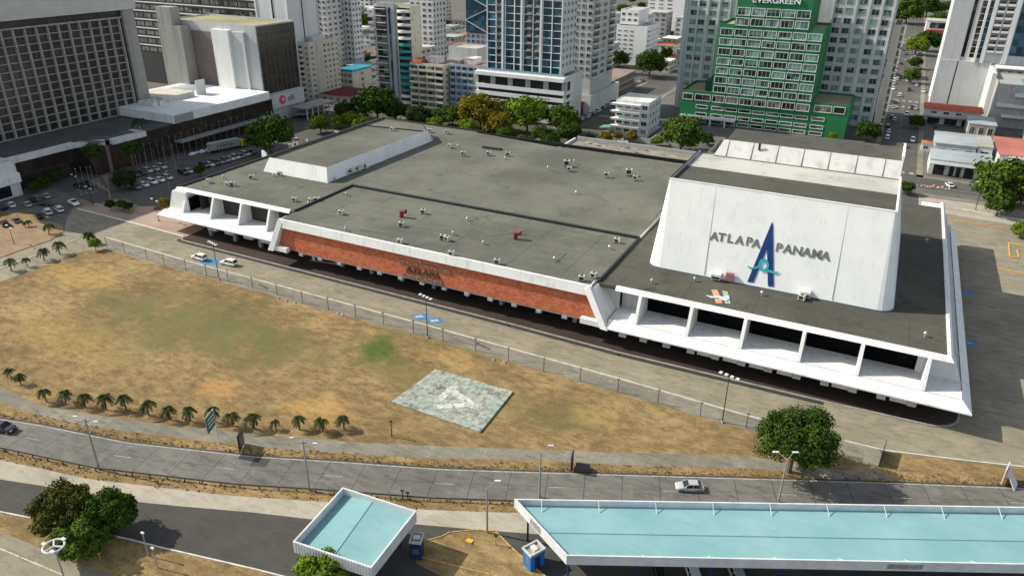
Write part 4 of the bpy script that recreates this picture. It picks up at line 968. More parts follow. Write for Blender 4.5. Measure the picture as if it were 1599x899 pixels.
# grey hotel behind
B = (-96, -5.5, 374, 394)
h = bld('grey_hotel', 'tall grey-white slab hotel with square windows behind the green hotel', 'hotel', B)
block(h, B, 0, 80, pale_w, roofm); repeat(h, 'window', win_mb(2.9, 2.3, .1, .1), [pale_w, g_green], [(x, 373.98, 52.7 - 4.07 * k, 0) for k in range(13) for x in (-28, -23.9, -18.7, -13.3, -8.7, -91.3, -87.4, -82.2, -77.1)])
for x in (-30.4, -16, -6.3, -94.6, -89.3, -84.8, -79.6, -74.6, -21.3, -11):
    m = MB(); m.box(x - .3, x + .3, 373.6, 373.99, 0, 80); m.build('pier', white2, h)
B = (-4.9, -2.0, 376, 402)
h = bld('apartment_building', 'narrow strip of pale balconies beside the long right-hand street', 'building', B)
block(h, B, 0, 44, cream, roofm); facade(h, 'E', B, 1, 43, 4, 13, .85, 1, kind='balc', fm=cream)
# ------------------------------------------------------------------ right-hand tower and its podium
X0, Y0 = 18.0, 446
B = (X0, 62, Y0, 476)
h = bld('white_tower', 'white tower with slanting-looking piers and blue glass at the right edge', 'tower', B)
block(h, (X0, 85, Y0, 476), 22, 80, white2, roofm)
block(h, (X0, 40, Y0 + .01, 476), 0, 22, white, roofl)
glaze(h, 'S', B, 24, 79, g_dark, .20, .235); glaze(h, 'S', B, 24, 79, g_dark, .28, .33); glaze(h, 'S', B, 24, 79, g_blue, .345, .39)
piers(h, 'S', B, 22, 80, 1, 8.5, .5, pale_w, 'pier', .1, .1)
for f, w_ in ((.34, 1.0), (.41, 1.6), (.62, 2.0)):
    piers(h, 'S', B, 22, 80, 1, w_, 1.6, white, 'pier', f, f)
facade(h, 'S', B, 27, 79, 2, 17, .85, 1, kind='balc', fm=white, u0=.43, u1=.60, d=1.6)
glaze(h, 'S', (X0, 85, Y0, 476), 26, 79, g_blue, .43, 1.0)
bands(h, 'S', B, [26 + 3.06 * k for k in range(17)], .18, .25, white2, 'floor_line', .28, .6)
m = MB(); m.box(X0 + .01, X0 + 22, Y0 - 1, Y0 - .01, 0, 22.3); m.build('podium_wall', pale_w, h)
glaze(h, 'S', (X0, X0 + 22, Y0 - 1, 476), 0, 22, dark, .36, .385)
B = (42, 92, 404, 440)
h = bld('car_park', 'grey concrete car park with jutting white ledges and a rooftop pool, right edge', 'car park', B)
block(h, B, 0, 19, grey_w, plain('pool_deck', (.35, .36, .34), .8), .6)
for (a, b_, z) in ((46, 66, 5.0), (43, 56, 9.5), (49, 70, 14.3), (58, 76, 9.8)): m = MB(); m.box(a, b_, 401.2, 403.99, z, z + 1.3); m.build('ledge', white2, h)
m = MB(); m.box(52, 75, 410, 424, 18.45, 18.8); m.build('pool', plain('pool_water', (.06, .28, .42), .1), h)
m = MB(); m.box(40.1, 41.9, 420, 446, 0, 21); m.build('wall_fin', white2, h)
# low buildings on the right
B = (15.3, 38, 397, 412)
h = low_house('shop_house', 'white shop house with a long bright orange-red roof, at the corner of the right-hand street', 'house', B, 6.6, white2, plain('orange_red_roof', (.46, .09, .035), .8, .2, .4), .7, .9)
repeat(h, 'window', win_mb(2.2, .9, .1), [white2, g_dark], [(19 + 5 * k, 396.98, 5.2, 0) for k in range(4)]); 
for k in range(3): m = MB(); m.box(17 + 7 * k, 22 + 7 * k, 396.6, 396.97, .2, 3.0); m.build('shopfront', dark, h)
m = MB(); m.box(15, 38, 394.5, 396.5, 3.3, 3.6); m.build('awning', conc, h)
B = (17.5, 37.5, 307.5, 324)
h = low_house('warehouse', 'low pale warehouse with a zinc roof and dark shopfront openings, beside the spreading tree', 'building', B, 5.2, white2, zinc, 0, .3)
m = MB(); 
for (a, b_) in ((19, 22.5), (24.2, 25.6), (26.4, 27.8), (29, 32), (33.4, 37)): m.box(a, b_, 307.1, 307.49, .1, 3.6)
m.build('shopfront', dark, h); m = MB(); m.hexa([(17.5, 305.2, 4.2), (37.5, 305.2, 4.2), (37.5, 307.49, 5.0), (17.5, 307.49, 5.0)], [(17.5, 305.2, 4.35), (37.5, 305.2, 4.35), (37.5, 307.49, 5.2), (17.5, 307.49, 5.2)]); m.build('awning', zinc, h)
low_house('warehouse', 'blue-grey zinc roofed shed behind the pale warehouse', 'building', (19, 33, 330, 351), 6.2, pale_w, zinc, 0, .3, (3, 1, 3, 'W'))
low_house('warehouse', 'narrow white-roofed shed touching the red-roofed hall', 'building', (33.6, 38.5, 331, 350), 6.4, white2, roofl, 0, .2, (1, 1, 3, 'W'))
h = low_house('hall', 'long hall with a worn pink-red roof and a white shop banner, right edge', 'building', (40, 92, 322, 352), 6.6, white2, roof_mat('worn_pink_roof', (.42, .15, .12), .3), 1.4, .5)
m = MB(); m.box(43, 92, 320.2, 321.4, 4.4, 6.4); m.build('banner', white, h); repeat(h, 'lettering', blurred_marks(13, 13, 1.25, 3), black, [(48.5, 320.17, 4.75, 0)]); m = MB(); m.extrude_poly([(44.6, 320.17, 4.7), (47.6, 320.17, 5.3), (44.6, 320.17, 6.1)], (0, -.04, 0)); m.build('arrow_mark', black, h)
low_house('hall', 'lower hall with a deep red roof, in front of the long pink-roofed hall', 'building', (40, 56, 307, 319), 4.2, white2, plain('deep_red_roof', (.33, .04, .03), .8, .2, .4), .5, .4, (4, 1, 2, 'W'))
low_house('hall', 'cream-edged low roof hidden behind the spreading tree', 'building', (57, 90, 304, 318), 4.6, cream, red_roof, .5, .4, (6, 1, 2, 'W'))
low_house('kiosk', 'tiny house with a brown roof beside the zinc sheds', 'house', (14.9, 18.2, 341, 347), 3, white2, orange_roof, .5, .3, (1, 1, 1, 'W'))
c = at(1442, 56)
h = low_house('shop_building', 'white shop building with a dark window band and red sign, far along the right street', 'building', (c.x, c.x + 26, c.y, c.y + 24), 12, white, roofl, 0, .2)
m = MB(); m.box(c.x + 3, c.x + 25, c.y - .4, c.y - .01, 6.5, 11); m.build('glazing', g_dark, h); m = MB(); m.box(c.x + 1, c.x + 26, c.y - .5, c.y - .01, 1.2, 5.2); m.build('red_sign', plain('red_board', (.42, .03, .04), .6), h)
# top-middle group
for (name, lab, Y, l, cr, sd, H_, wm, gl, cols) in (
    ('apartment_tower', 'white tower with rows of small windows right behind the teal-balcony tower', 400, (640, 20), (676, 22), (696, 22), 70, white2, g_dark, 4),
    ('glass_tower', 'blue glass tower with white diagonal braces at the top, left of the blue tower', 430, (727, 20), (765, 20), (775, 20), 80, blue_w, g_blue, 5),
    ('white_building', 'low white building with tall dark windows behind the cream balcony block', 352, (662, 62), (690, 66), (729, 55), 12.5, white2, g_dark, 4),
    ('pale_building', 'blank pale grey building between the low white one and the blue tower', 372, (700, 60), (745, 60), (765, 60), 20, pale_w, g_dark, 1)):
    cx_ = aty(*cr, Y).x; B, h, H_ = measured(name, lab, 'building', (cx_, Y), l, sd, H_)
    block(h, B, 0, H_, wm, roofl)
    if cols > 1: n = max(2, int(H_ / 3.2)); facade(h, 'S', B, 1, H_ - 1, cols, n, .5, .5, gl, wm); facade(h, 'E', B, 1, H_ - 1, cols, n, .4, .5, gl, wm)
    if name == 'glass_tower':
        glaze(h, 'S', B, 20, 79, g_blue, .02, .98, .2); W = B[1] - B[0]
        for k in range(8):
            m = MB(); a, b_ = (B[0], B[1]) if k % 2 else (B[1], B[0]); z = 20 + k * 7.5; m.tube((a, B[2] - .4, z), (b_, B[2] - .4, z + 7.5), .3, None, 4); m.build('brace', white2, h)
# generic far city: counted houses and blocks, each its own thing
rr_ = random.Random(11); taken = []
for o in list(COL.objects):
    if o.parent is None and o.type == 'EMPTY' and o is not cc:
        pts = []
        for chd in o.children:
            if chd.name.startswith('wall') and chd.type == 'MESH':
                for v in chd.data.vertices: pts.append((v.co.x + o.location.x, v.co.y + o.location.y))
        if pts: taken.append((min(p[0] for p in pts) - 2, max(p[0] for p in pts) + 2, min(p[1] for p in pts) - 2, max(p[1] for p in pts) + 2))
roofs = [('rust-red tiled roof', red_roof, 1.2), ('orange tiled roof', orange_roof, 1.2), ('flat pale roof', roofl, 0), ('grey zinc roof', zinc, .5), ('flat dark roof', roofm, 0), ('white flat roof', MATS['white_roof'], 0)]
walls = [white2, cream, pale_w, grey_w]
def free(x0, x1, y0, y1):
    for (a, b, c_, d_) in taken:
        if x0 < b and x1 > a and y0 < d_ and y1 > c_: return False
    if x1 > -3 and x0 < 17: return False
    if x1 > -130 and x0 < -106 and y0 < 436: return False
    if y0 < 446 and y1 > 430: return False
    return True
def inframe(x, y, z=4):
    v = CM.transposed() @ (Vector((x, y, z)) - CAMP)
    if v.z > -1: return False
    px = 799.5 + FPX * v.x / -v.z; py = 449.5 - FPX * v.y / -v.z; return -15 < px < 1615 and -10 < py < 890
cnt = 0
for gy in [305 + 23 * k for k in range(34)]:
    for gx in range(-620, 330, 21):
        if cnt >= 290: break
        ww_, dd_ = rr_.uniform(10, 17), rr_.uniform(11, 18); x0 = gx + rr_.uniform(0, 3); y0 = gy + rr_.uniform(0, 3)
        if not inframe(x0, y0) or (y0 < 350 and x0 < 0 and x0 > -235) or (x0 > 0 and y0 < 356) or not free(x0, x0 + ww_, y0, y0 + dd_): continue
        if x0 > -235 and y0 < 345 and x0 < 0: continue
        rn, rm, hip = roofs[rr_.choice((0, 0, 1, 2, 2, 3, 4, 5))]
        tall = rr_.random() < (.16 if y0 > 420 else .05); H_ = rr_.uniform(14, 26) if tall else rr_.uniform(4, 8.5)
        if -140 < x0 < -70 and y0 < 520: H_ = min(H_, 7)
        if tall: rn, rm, hip = roofs[2]
        low_house('tall_block' if tall else 'house', ('mid-rise pale block in the far city blocks' if tall else 'low house with a %s in the far city blocks' % rn), 'building' if tall else 'house', (x0, x0 + ww_, y0, y0 + dd_), H_, rr_.choice(walls), rm, hip, .4,
                  ((3, int(H_ / 3.2), 3) if y0 < 620 else None), 'mid-rise blocks of the far city' if tall else 'far houses with a ' + rn); cnt += 1
# ================================================================== TREES
def crown_mb(rx, rz, n_clump, n_leaf, leaf_s, seed, lo=.22, hi=.46):
    r = random.Random(seed); m = MB(); cl = []
    for k in range(n_clump):
        while True:
            d = Vector((r.gauss(0, 1), r.gauss(0, 1), r.gauss(0, 1) * .9)).normalized()
            if d.z > -.55: break
        q = r.uniform(.55, .95) if r.random() > .2 else r.uniform(.1, .5)
        cl.append((Vector((d.x * rx * q * .85, d.y * rx * q * .85, d.z * rz * q * .85)), r.uniform(lo, hi) * rx))
    for c, cr in cl:
        for j in range(n_leaf):
            d = Vector((r.gauss(0, 1), r.gauss(0, 1), r.gauss(0, 1))).normalized() * cr * (r.random() ** .4)
            d.z *= .7; p = c + d; s = leaf_s * r.uniform(.6, 1.35); p += Vector((r.gauss(0, .12), r.gauss(0, .12), r.gauss(0, .1))) * cr
            nrm_ = (d.normalized() + Vector((r.uniform(-.8, .8), r.uniform(-.8, .8), r.uniform(-.2, 1)))).normalized(); u = nrm_.orthogonal().normalized(); v = nrm_.cross(u)
            a = r.uniform(0, 6.28); u, v = u * math.cos(a) + v * math.sin(a), v * math.cos(a) - u * math.sin(a)
            m.poly([p - u * s, p - v * s * .55, p + u * s, p + v * s * .55])
    return m, cl
def trunk_mb(h, rx, cl, r0, seed):
    r = random.Random(seed); m = MB(); top = Vector((r.uniform(-.3, .3), r.uniform(-.3, .3), h * .45)); m.tube((0, 0, -.1), top, r0, r0 * .7, 8)
    for c, cr in cl[::max(1, len(cl) // 9)]:
        e = Vector((c.x, c.y, c.z + h)) ; mid = (top + e) / 2 + Vector((0, 0, -.1 * rx)); m.tube(top, mid, r0 * .5, r0 * .3, 5); m.tube(mid, e, r0 * .3, r0 * .08, 5)
    return m
TM = {}
def tree_mesh(key, rx, rz, h, nc, nl, ls, seed, mat):
    if key not in TM:
        m, cl = crown_mb(rx, rz, nc, nl, ls, seed, .15 if nc == 58 else .22, .36 if nc == 58 else .46); TM[key] = (m.mesh('crown', mat), trunk_mb(h, rx, cl, .06 * rx, seed).mesh('trunk', bark), h)
    return TM[key]
def tree(px, rpx, kind, label, nearq=0, name='tree', group=None, zc=None, aspect=.75):
    """px = pixel of the crown's middle, rpx = its radius in pixels"""
    d = 1; z = 4.0
    for _ in range(6):
        c = at(px[0], px[1], z); dist = (c - CAMP).length; rx = rpx * dist / FPX; z = max(2.2, rx * (.95 if zc is None else zc))
    var = hash(label) % 1 + (int(px[0]) % 3)
    if nearq: cm, tm, h0 = tree_mesh(('n', px), rx, rx * aspect, z, 58, 330, .24, int(px[0]), leaf[kind])
    else: cm, tm, h0 = tree_mesh((kind, var), 5.3, 4.4, 5.0, 46, 150, .38, var + 5, leaf[kind])
    t = empty(name, (c.x, c.y, 0), label, 'tree', group, rz=0 if nearq else (px[0] * 1.7) % 6.28)
    s = 1 if nearq else rx / 5.0; sz = 1 if nearq else z / 5.0
    for nm, me in (('crown', cm), ('trunk', tm)):
        o = bpy.data.objects.new(nm, me); COL.objects.link(o); o.parent = t
        if nm == 'crown': o.location.z = z
        if not nearq: o.scale = (s, s, s if nm == 'crown' else sz)
    return t
tree((1243, 682), 66, 'dark', 'big dense green tree beside the highway, at the right end of the lawn', 1)
tree((96, 795), 43, 'rust', 'reddish-green spreading tree on the verge at lower left', 1, aspect=.8)
tree((168, 799), 38, 'dark', 'dark green tree growing against the reddish one at lower left', 1, aspect=.8)
tree((126, 838), 35, 'mid', 'low leafy green tree below the reddish tree, over the yellow arrow sign', 1, aspect=.8)
tree((504, 893), 40, 'lime', 'bright lime green tree in front of the small turquoise canopy', 1)
for p, r_, k, lab in (((420, 207), 34, 'dark', 'big dark green tree at the truck end of the hotel car park'), ((499, 193), 16, 'mid', 'small round green tree left of the lime bushes'), ((527, 190), 11, 'lime', 'lime green bush, left one behind the raised roof block'),
    ((548, 186), 14, 'lime', 'lime green bush, middle one behind the raised roof block'), ((564, 192), 13, 'lime', 'lime green bush, right one behind the raised roof block'), ((588, 160), 33, 'dark', 'wide dark tree below the turquoise-roofed house'), ((540, 172), 17, 'dark', 'dark tree below the maroon roof'), ((618, 172), 19, 'dark', 'dark tree at the foot of the teal-balcony tower'),
    ((654, 180), 20, 'palm', 'dull green tree under the cream balcony block'), ((690, 180), 16, 'dark', 'dark tree at the right foot of the cream balcony block'), ((706, 180), 19, 'mid', 'green tree left of the big yellow tree'), ((750, 172), 34, 'olive', 'big yellow-olive tree in front of the blue tower'), ((778, 192), 22, 'olive', 'smaller olive tree under the big yellow tree'), ((731, 199), 16, 'lime', 'light green bush in front of the big yellow tree'), ((678, 192), 13, 'lime', 'light green bush at the edge of the roof, under the balcony blocks'),
    ((824, 177), 31, 'lime', 'light green tree in front of the white car-park podium'), ((800, 170), 20, 'mid', 'green tree between the yellow tree and the podium'), ((879, 184), 27, 'mid', 'bright green tree right of the podium, beside the side street'), ((888, 205), 20, 'dark', 'dark tree under the bright green one by the side street'), ((846, 208), 16, 'mid', 'small green tree over the cars behind the main roof'), ((861, 220), 14, 'dark', 'round dark bush next to the roof edge, right of two'), ((787, 208), 13, 'mid', 'green bush between the parked cars behind the roof'), ((816, 217), 9, 'mid', 'little round bush between the parked cars behind the roof'),
    ((1066, 207), 31, 'mid', 'full green tree in front of the green hotel'), ((1104, 216), 11, 'dark', 'small dark tree under the green hotel awning'), ((946, 214), 10, 'olive', 'thin yellowish bush in front of the four-storey house'), ((965, 212), 8, 'olive', 'small dry bush by the garden wall of the four-storey house'), ((986, 213), 9, 'olive', 'olive bush by the gate of the four-storey house'), ((1028, 219), 9, 'lime', 'lime bush right of the four-storey house'), ((921, 216), 9, 'palm', 'thin bush at the corner of the annex yard'),
    ((1356, 203), 17, 'dark', 'dark round tree at the corner of the grey hotel'), ((1300, 212), 6, 'lime', 'low hedge clump at the foot of the green hotel'), ((1568, 285), 38, 'mid', 'wide spreading tree in front of the red hall, at the right edge'), ((1600, 298), 24, 'mid', 'tree crown cut by the right edge beside the spreading tree'), ((1562, 318), 18, 'dark', 'dark tree under the spreading tree at the right'), ((1597, 358), 12, 'lime', 'bright green bush cut by the right edge over the parking lot'), ((1416, 292), 11, 'dark', 'dark bush behind the stage tower by the street'),
    ((1015, 98), 22, 'dark', 'dark tree at the head of the side street'), ((967, 92), 14, 'dark', 'dark tree left of the stepped white building'), ((540, 88), 14, 'dark', 'dark round tree above the turquoise roof'), ((578, 95), 13, 'palm', 'tall dull tree beside the teal-balcony tower'), ((568, 34), 13, 'mid', 'tree high in the picture left of the teal-balcony tower'),
    ((1432, 70), 14, 'lime', 'light green tree on the right side of the long street'), ((1452, 62), 16, 'dark', 'dark tree next to the red-signed shop'), ((1424, 118), 11, 'mid', 'green street tree along the long right street, nearest of the row'), ((1430, 98), 9, 'dark', 'dark street tree along the long right street'), ((1432, 190), 10, 'dark', 'dark tree at the corner by the orange-roofed shop house'), ((1420, 14), 20, 'mid', 'tree at the far top end of the long street'), ((1450, 8), 16, 'dark', 'dark tree at the far top end of the long street'), ((1405, 22), 12, 'dark', 'dark tree left at the far end of the long street'),
    ((258, 316), 9, 'olive', 'low bush in the red planting bed by the plaza'), ((190, 318), 7, 'mid', 'low green bush under the bare tree'), ((200, 322), 7, 'palm', 'dark low bush under the leafy small tree'), ((172, 318), 7, 'palm', 'low bush at the left end of the planting bed'), ((147, 379), 8, 'lime', 'green bush at the foot of the double palm'), ((311, 266), 8, 'dark', 'small dark tree among the cars of the hotel car park'), ((52, 291), 9, 'dark', 'dark hedge at the left end of the podium window wall'), ((67, 283), 9, 'dark', 'dark hedge in the middle of the podium window wall'), ((82, 275), 9, 'dark', 'dark hedge at the top of the hotel ramp')):
    tree(p, r_, k, lab, 0, 'bush' if 'bush' in lab or 'hedge' in lab else 'tree')
tree((193, 280), 15, 'palm', 'small leafy tree on the bed beside the hotel car park', 0)
tree((143, 236), 13, 'dark', 'tall dark narrow tree against the podium, left one', 0, zc=3.2)
tree((205, 232), 12, 'dark', 'tall dark narrow tree against the podium, right one', 0, zc=3.2)
rr_ = random.Random(8); n = 0
while n < 95:
    x, y = rr_.uniform(-420, 320), rr_.uniform(440, 1050)
    if not inframe(x, y) or not free(x - 3, x + 3, y - 3, y + 3): continue
    n += 1; var = n % 3; k = ('dark', 'mid', 'dark')[n % 3]; cm, tm, h0 = tree_mesh((k, var), 5.3, 4.4, 5.0, 46, 150, .38, var + 5, leaf[k])
    t = empty('tree', (x, y, 0), 'green tree between the houses of the far city', 'tree', 'trees of the far city'); s = rr_.uniform(.8, 1.5)
    for nm, me in (('crown', cm), ('trunk', tm)):
        o = bpy.data.objects.new(nm, me); COL.objects.link(o); o.parent = t; o.scale = (s, s, s); o.location.z = 5 * s if nm == 'crown' else 0
# bare pale tree on the bed
p = at(174, 318); t = empty('bare_tree', p, 'leafless grey tree on the bed in front of the hotel car park', 'tree')
m = MB(); r_ = random.Random(4); m.tube((p.x, p.y, 0), (p.x + .2, p.y, 4), .22, .14)
def twig(m, a, d, L, r, depth):
    b = a + d * L; m.tube(a, b, r, r * .6, 4)
    if depth:
        for _ in range(3): twig(m, b, (d + Vector((r_.uniform(-.8, .8), r_.uniform(-.8, .8), r_.uniform(-.2, .5)))).normalized(), L * .7, r * .55, depth - 1)
for _ in range(5): twig(m, Vector((p.x + .2, p.y, 3.9)), Vector((r_.uniform(-.8, .8), r_.uniform(-.8, .8), .8)).normalized(), 2.4, .1, 3)
m.build('branches', plain('pale_bark', (.30, .27, .23), .9), t)
# ------------------------------------------------------------------ palms
def frond_mb(L, rise, droop, r):
    m = MB(); N = 7; pts = []
    for k in range(N + 1):
        t = k / N; pts.append(Vector((L * (t * .95), 0, rise * math.sin(min(1, t * 1.5) * 1.57) - droop * t ** 2.2)))
    for k in range(N):
        a, b = pts[k], pts[k + 1]; wd = .62 * math.sin(math.pi * (k + 1.2) / (N + 1.6)) * L * .40
        for sgn in (-1, 1):
            for h_ in (0, .5):
                q = a.lerp(b, h_); q2 = a.lerp(b, h_ + .36); m.poly([q, q2, q2 + Vector((.12 * L, sgn * wd, -wd * .55)), q + Vector((.1 * L, sgn * wd * .95, -wd * .6))])
    for a, b in zip(pts, pts[1:]): m.tube(a, b, .03, .025, 3)
    return m
def palm_parts(h, L, seed, nf=12):
    r = random.Random(seed); tr = MB(); lean = Vector((r.uniform(-.12, .12), r.uniform(-.1, .1), 1)).normalized(); tr.tube((0, 0, -.1), lean * h * .5, .17, .13, 7); tr.tube(lean * h * .5, lean * h, .13, .11, 7)
    cr = MB()
    for k in range(nf):
        f = frond_mb(L * r.uniform(.85, 1.1), r.uniform(.4, 1.3) * L * .38, r.uniform(.8, 1.45) * L * .85, r); cr.join(f, (lean * h)[:], 2 * math.pi * k / nf + r.uniform(-.2, .2))
    return tr.mesh('trunk', bark), cr.mesh('crown', leaf['palm'])
PV = [palm_parts(3.0, 1.75, 40 + k, 15) for k in range(4)]
def palm(px, label, s=1.0, v=0, group=None, parts=None):
    p = at(*px); t = empty('palm', (p.x, p.y, 0), label, 'palm tree', group, rz=v * 1.3); tm, cm = parts or PV[v % 4]
    for nm, me in (('trunk', tm), ('crown', cm)): o = bpy.data.objects.new(nm, me); COL.objects.link(o); o.parent = t; o.scale = (s, s, s)
row = [((33, 601), .9), ((73, 627), 1.05), ((103, 631), 1.1), ((133, 636), 1.1), ((166, 640), 1.25), ((198, 640), 1.2), ((232, 648), 1.2), ((265, 655), 1.1), ((297, 657), 1.1), ((335, 658), 1.1), ((364, 665), 1.15), ((398, 669), 1.2), ((431, 670), .75), ((468, 671), 1.05), ((504, 673), 1.1), ((538, 670), 1.05), ((18, 590), .8)]
order = ['seventeenth', '']
names = {0: 'second palm from the left edge in the sidewalk row', 16: 'leftmost palm of the sidewalk row, at the picture edge', 12: 'smallest palm of the sidewalk row, a thin one', 15: 'last palm of the sidewalk row, at its right end', 9: 'palm behind the green road sign', 8: 'palm just left of the green road sign', 10: 'palm just right of the green road sign', 4: 'fullest palm of the sidewalk row, right above the leaning lamp cluster'}
ordn = {1: 'third', 2: 'fourth', 3: 'fifth', 5: 'seventh', 6: 'eighth', 7: 'ninth', 11: 'fifth-last', 13: 'third-last', 14: 'second-last'}
for i, (p_, s_) in enumerate(row):
    s_ *= .76; palm(p_, names.get(i) or ('%s palm of the row along the sidewalk, counted from the left' % ordn[i]), s_, i, 'palms in a row along the sidewalk')
for i, (p_, s_, lab) in enumerate((((18, 423), .95, 'leftmost palm of the short row at the left corner of the lawn'), ((43, 416), .7, 'smallest palm of the short row at the left corner of the lawn'), ((69, 407), 1.0, 'third palm of the short row at the left corner of the lawn'), ((93, 397), 1.05, 'rightmost palm of the short row at the left corner of the lawn'),
                                  ((140, 381), 1.0, 'left stem of the double palm rising from a green bush'), ((143, 381), .9, 'right stem of the double palm rising from a green bush'), ((77, 366), .95, 'palm on the kerbed dirt island'), ((46, 354), .6, 'stunted palm at the upper edge of the dirt island'), ((40, 355), .5, 'tiny broken palm left on the dirt island'))):
    palm(p_, lab, s_, i)
pp_ = palm_parts(15.5, 3.0, 77, 18); pp_[0].materials.clear(); pp_[0].materials.append(plain('pale_palm_trunk', (.42, .40, .36), .8)); palm((229, 252), 'tall royal palm with a white trunk in front of the hotel podium', 1, 0, None, pp_)

# ================================================================== CARS
def car_mesh(L=4.5, W=1.8, H=1.45, kind='sedan'):
    """returns MBs: body (paint), glass, wheel, lamp meshes"""
    b = MB(); g = MB(); hw = W / 2
    if kind == 'sedan': st = [(-.5, .80, .38, .66), (-.47, .94, .24, .80), (-.36, 1, .2, .90), (-.18, 1, .2, .95), (.2, 1, .2, .92), (.36, .99, .2, .84), (.45, .93, .24, .70), (.5, .76, .34, .56)]; cab = [(-.40, .92), (-.27, H), (.06, H + .02), (.24, .93)]
    elif kind == 'pickup': st = [(-.5, .92, .45, 1.0), (-.48, 1, .35, 1.05), (-.2, 1, .3, 1.05), (.18, 1, .3, 1.05), (.36, .99, .3, 1.02), (.46, .94, .33, .9), (.5, .8, .42, .7)]; cab = [(-.14, 1.05), (-.1, H + .25), (.10, H + .25), (.22, 1.04)]
    else: st = [(-.5, .88, .42, .95), (-.48, .98, .32, 1.02), (-.3, 1, .28, 1.05), (.2, 1, .28, 1.04), (.36, .99, .28, .98), (.46, .94, .32, .84), (.5, .8, .42, .66)]; cab = [(-.49, 1.03), (-.44, H + .2), (.06, H + .25), (.22, 1.03)]
    rings = []
    for x, wf, z0, z1 in st:
        w_ = hw * wf; rings.append([(x * L, -w_ * .9, z0), (x * L, -w_, z0 + .15), (x * L, -w_, z1 - .18), (x * L, -w_ * .86, z1), (x * L, w_ * .86, z1), (x * L, w_, z1 - .18), (x * L, w_, z0 + .15), (x * L, w_ * .9, z0)])
    for a, c in zip(rings, rings[1:]):
        for k in range(8): b.poly([a[k], c[k], c[(k + 1) % 8], a[(k + 1) % 8]])
    b.poly(rings[0]); b.poly(rings[-1][::-1])
    (xa, za), (xb, zb), (xc, zc), (xd, zd) = cab; wl, wu = hw * .93, hw * .72
    lo = [(xa * L, -wl), (xd * L, -wl), (xd * L, wl), (xa * L, wl)]; up = [(xb * L, -wu), (xc * L, -wu), (xc * L, wu), (xb * L, wu)]
    g.hexa([(x, y, za - .04) for x, y in lo], [(x, y, zb - .05) for x, y in up])
    b.hexa([(x * 1.0, y * 1.03, zb - .055) for x, y in up], [(x, y * .92, zb + .02) for x, y in up])
    for (x1_, x2_) in ((xa, xb), (xd, xc), ((xa + xd) / 2, (xb + xc) / 2)):
        for s_ in (-1, 1): b.tube((x1_ * L, s_ * (wl - .01), za - .03), (x2_ * L, s_ * (wu + .0), zb - .03), .045, None, 4)
    wh = MB(); wh.tube((0, -.11, 0), (0, .11, 0), .33, None, 14, 0)
    lamp = MB(); lamp.box(-.06, .06, -.2, .2, -.07, .07)
    mir = MB(); mir.box(-.1, .1, -.09, .09, -.07, .07)
    ws = [(.30 * L, -hw + .1, .33), (.30 * L, hw - .1, .33), (-.31 * L, -hw + .1, .33), (-.31 * L, hw - .1, .33)]
    zf = st[-2][3] - .12; zr = st[1][3] - .14
    return b, g, wh, lamp, mir, ws, [(.468 * L, -hw * .68, zf), (.468 * L, hw * .68, zf)], [(-.487 * L, -hw * .7, zr), (-.487 * L, hw * .7, zr)], (.17 * L, hw + .05, 1.0)
KIND = {k: car_mesh(*a) for k, a in {'sedan': (4.5, 1.78, 1.42, 'sedan'), 'suv': (4.7, 1.85, 1.5, 'suv'), 'pickup': (5.2, 1.85, 1.5, 'pickup')}.items()}
tyre = plain('tyre_rubber', (.015, .015, .015), .8); rimm = plain('wheel_rim', (.45, .45, .46), .35, .1, 3, .6); lampm = plain('clear_lamp', (.75, .76, .74), .15); redl = plain('red_lamp', (.35, .015, .012), .3)
PAINT = {}
for nme, c_ in (('white', (.78, .79, .78)), ('silver', (.42, .43, .43)), ('black', (.012, .012, .014)), ('grey', (.13, .135, .14)), ('red', (.30, .02, .02)), ('yellow', (.75, .42, .02)), ('blue', (.03, .07, .16)), ('beige', (.40, .37, .30))):
    pm = NT('car_paint_' + nme); pm.out(c_, .28, .5); pm.b.inputs['Coat Weight'].default_value = .6; pm.b.inputs['Coat Roughness'].default_value = .08; PAINT[nme] = pm.m
CM_ = {}
_r = MB(); _r.tube((0, -.13, 0), (0, .13, 0), .19, None, 10); RIM = _r.mesh('rim', rimm)
def car(px, ang, kind, color, label, group=None, parts=True, z=0.0, world=None):
    p = world if world is not None else at(px[0], px[1], .7); b, g, wh, lamp, mir, ws, hl, tl, mp = KIND[kind]
    key = (kind, color)
    if key not in CM_:
        one = MB(); one.join(b); i0 = len(one.m); one.join(g); one.m[i0:] = [1] * (len(one.m) - i0); i1 = len(one.m)
        for w_ in ws: one.join(wh, w_)
        one.m[i1:] = [2] * (len(one.m) - i1)
        CM_[key] = (b.mesh('body', PAINT[color]), g.mesh('windows', g_car), wh.mesh('wheel', [tyre, rimm]), lamp.mesh('headlight', lampm), lamp.mesh('tail_light', redl), mir.mesh('mirror', PAINT[color]), one.mesh('parked_car', [PAINT[color], g_car, tyre]))
    me = CM_[key]
    if not parts:
        o = bpy.data.objects.new('parked_car', me[6]); COL.objects.link(o); o.location = (p.x, p.y, z); o.rotation_euler = (0, 0, R(ang)); return tag(o, label, 'car', group)
    t = empty('car', (p.x, p.y, z), label, 'car', group, R(ang))
    def add(nm, m_, loc):
        o = bpy.data.objects.new(nm, m_); COL.objects.link(o); o.parent = t; o.location = loc
    add('body', me[0], (0, 0, 0)); add('windows', me[1], (0, 0, 0))
    for w_ in ws:
        add('wheel', me[2], w_); wo = t.children[-1] if 0 else [c for c in t.children if c.name.startswith('wheel')][-1]; ro = bpy.data.objects.new('rim', RIM); COL.objects.link(ro); ro.parent = wo
    for q in hl: add('headlight', me[3], q)
    for q in tl: add('tail_light', me[4], q)
    for s_ in (-1, 1): add('mirror', me[5], (mp[0], mp[1] * s_, mp[2]))
    return t
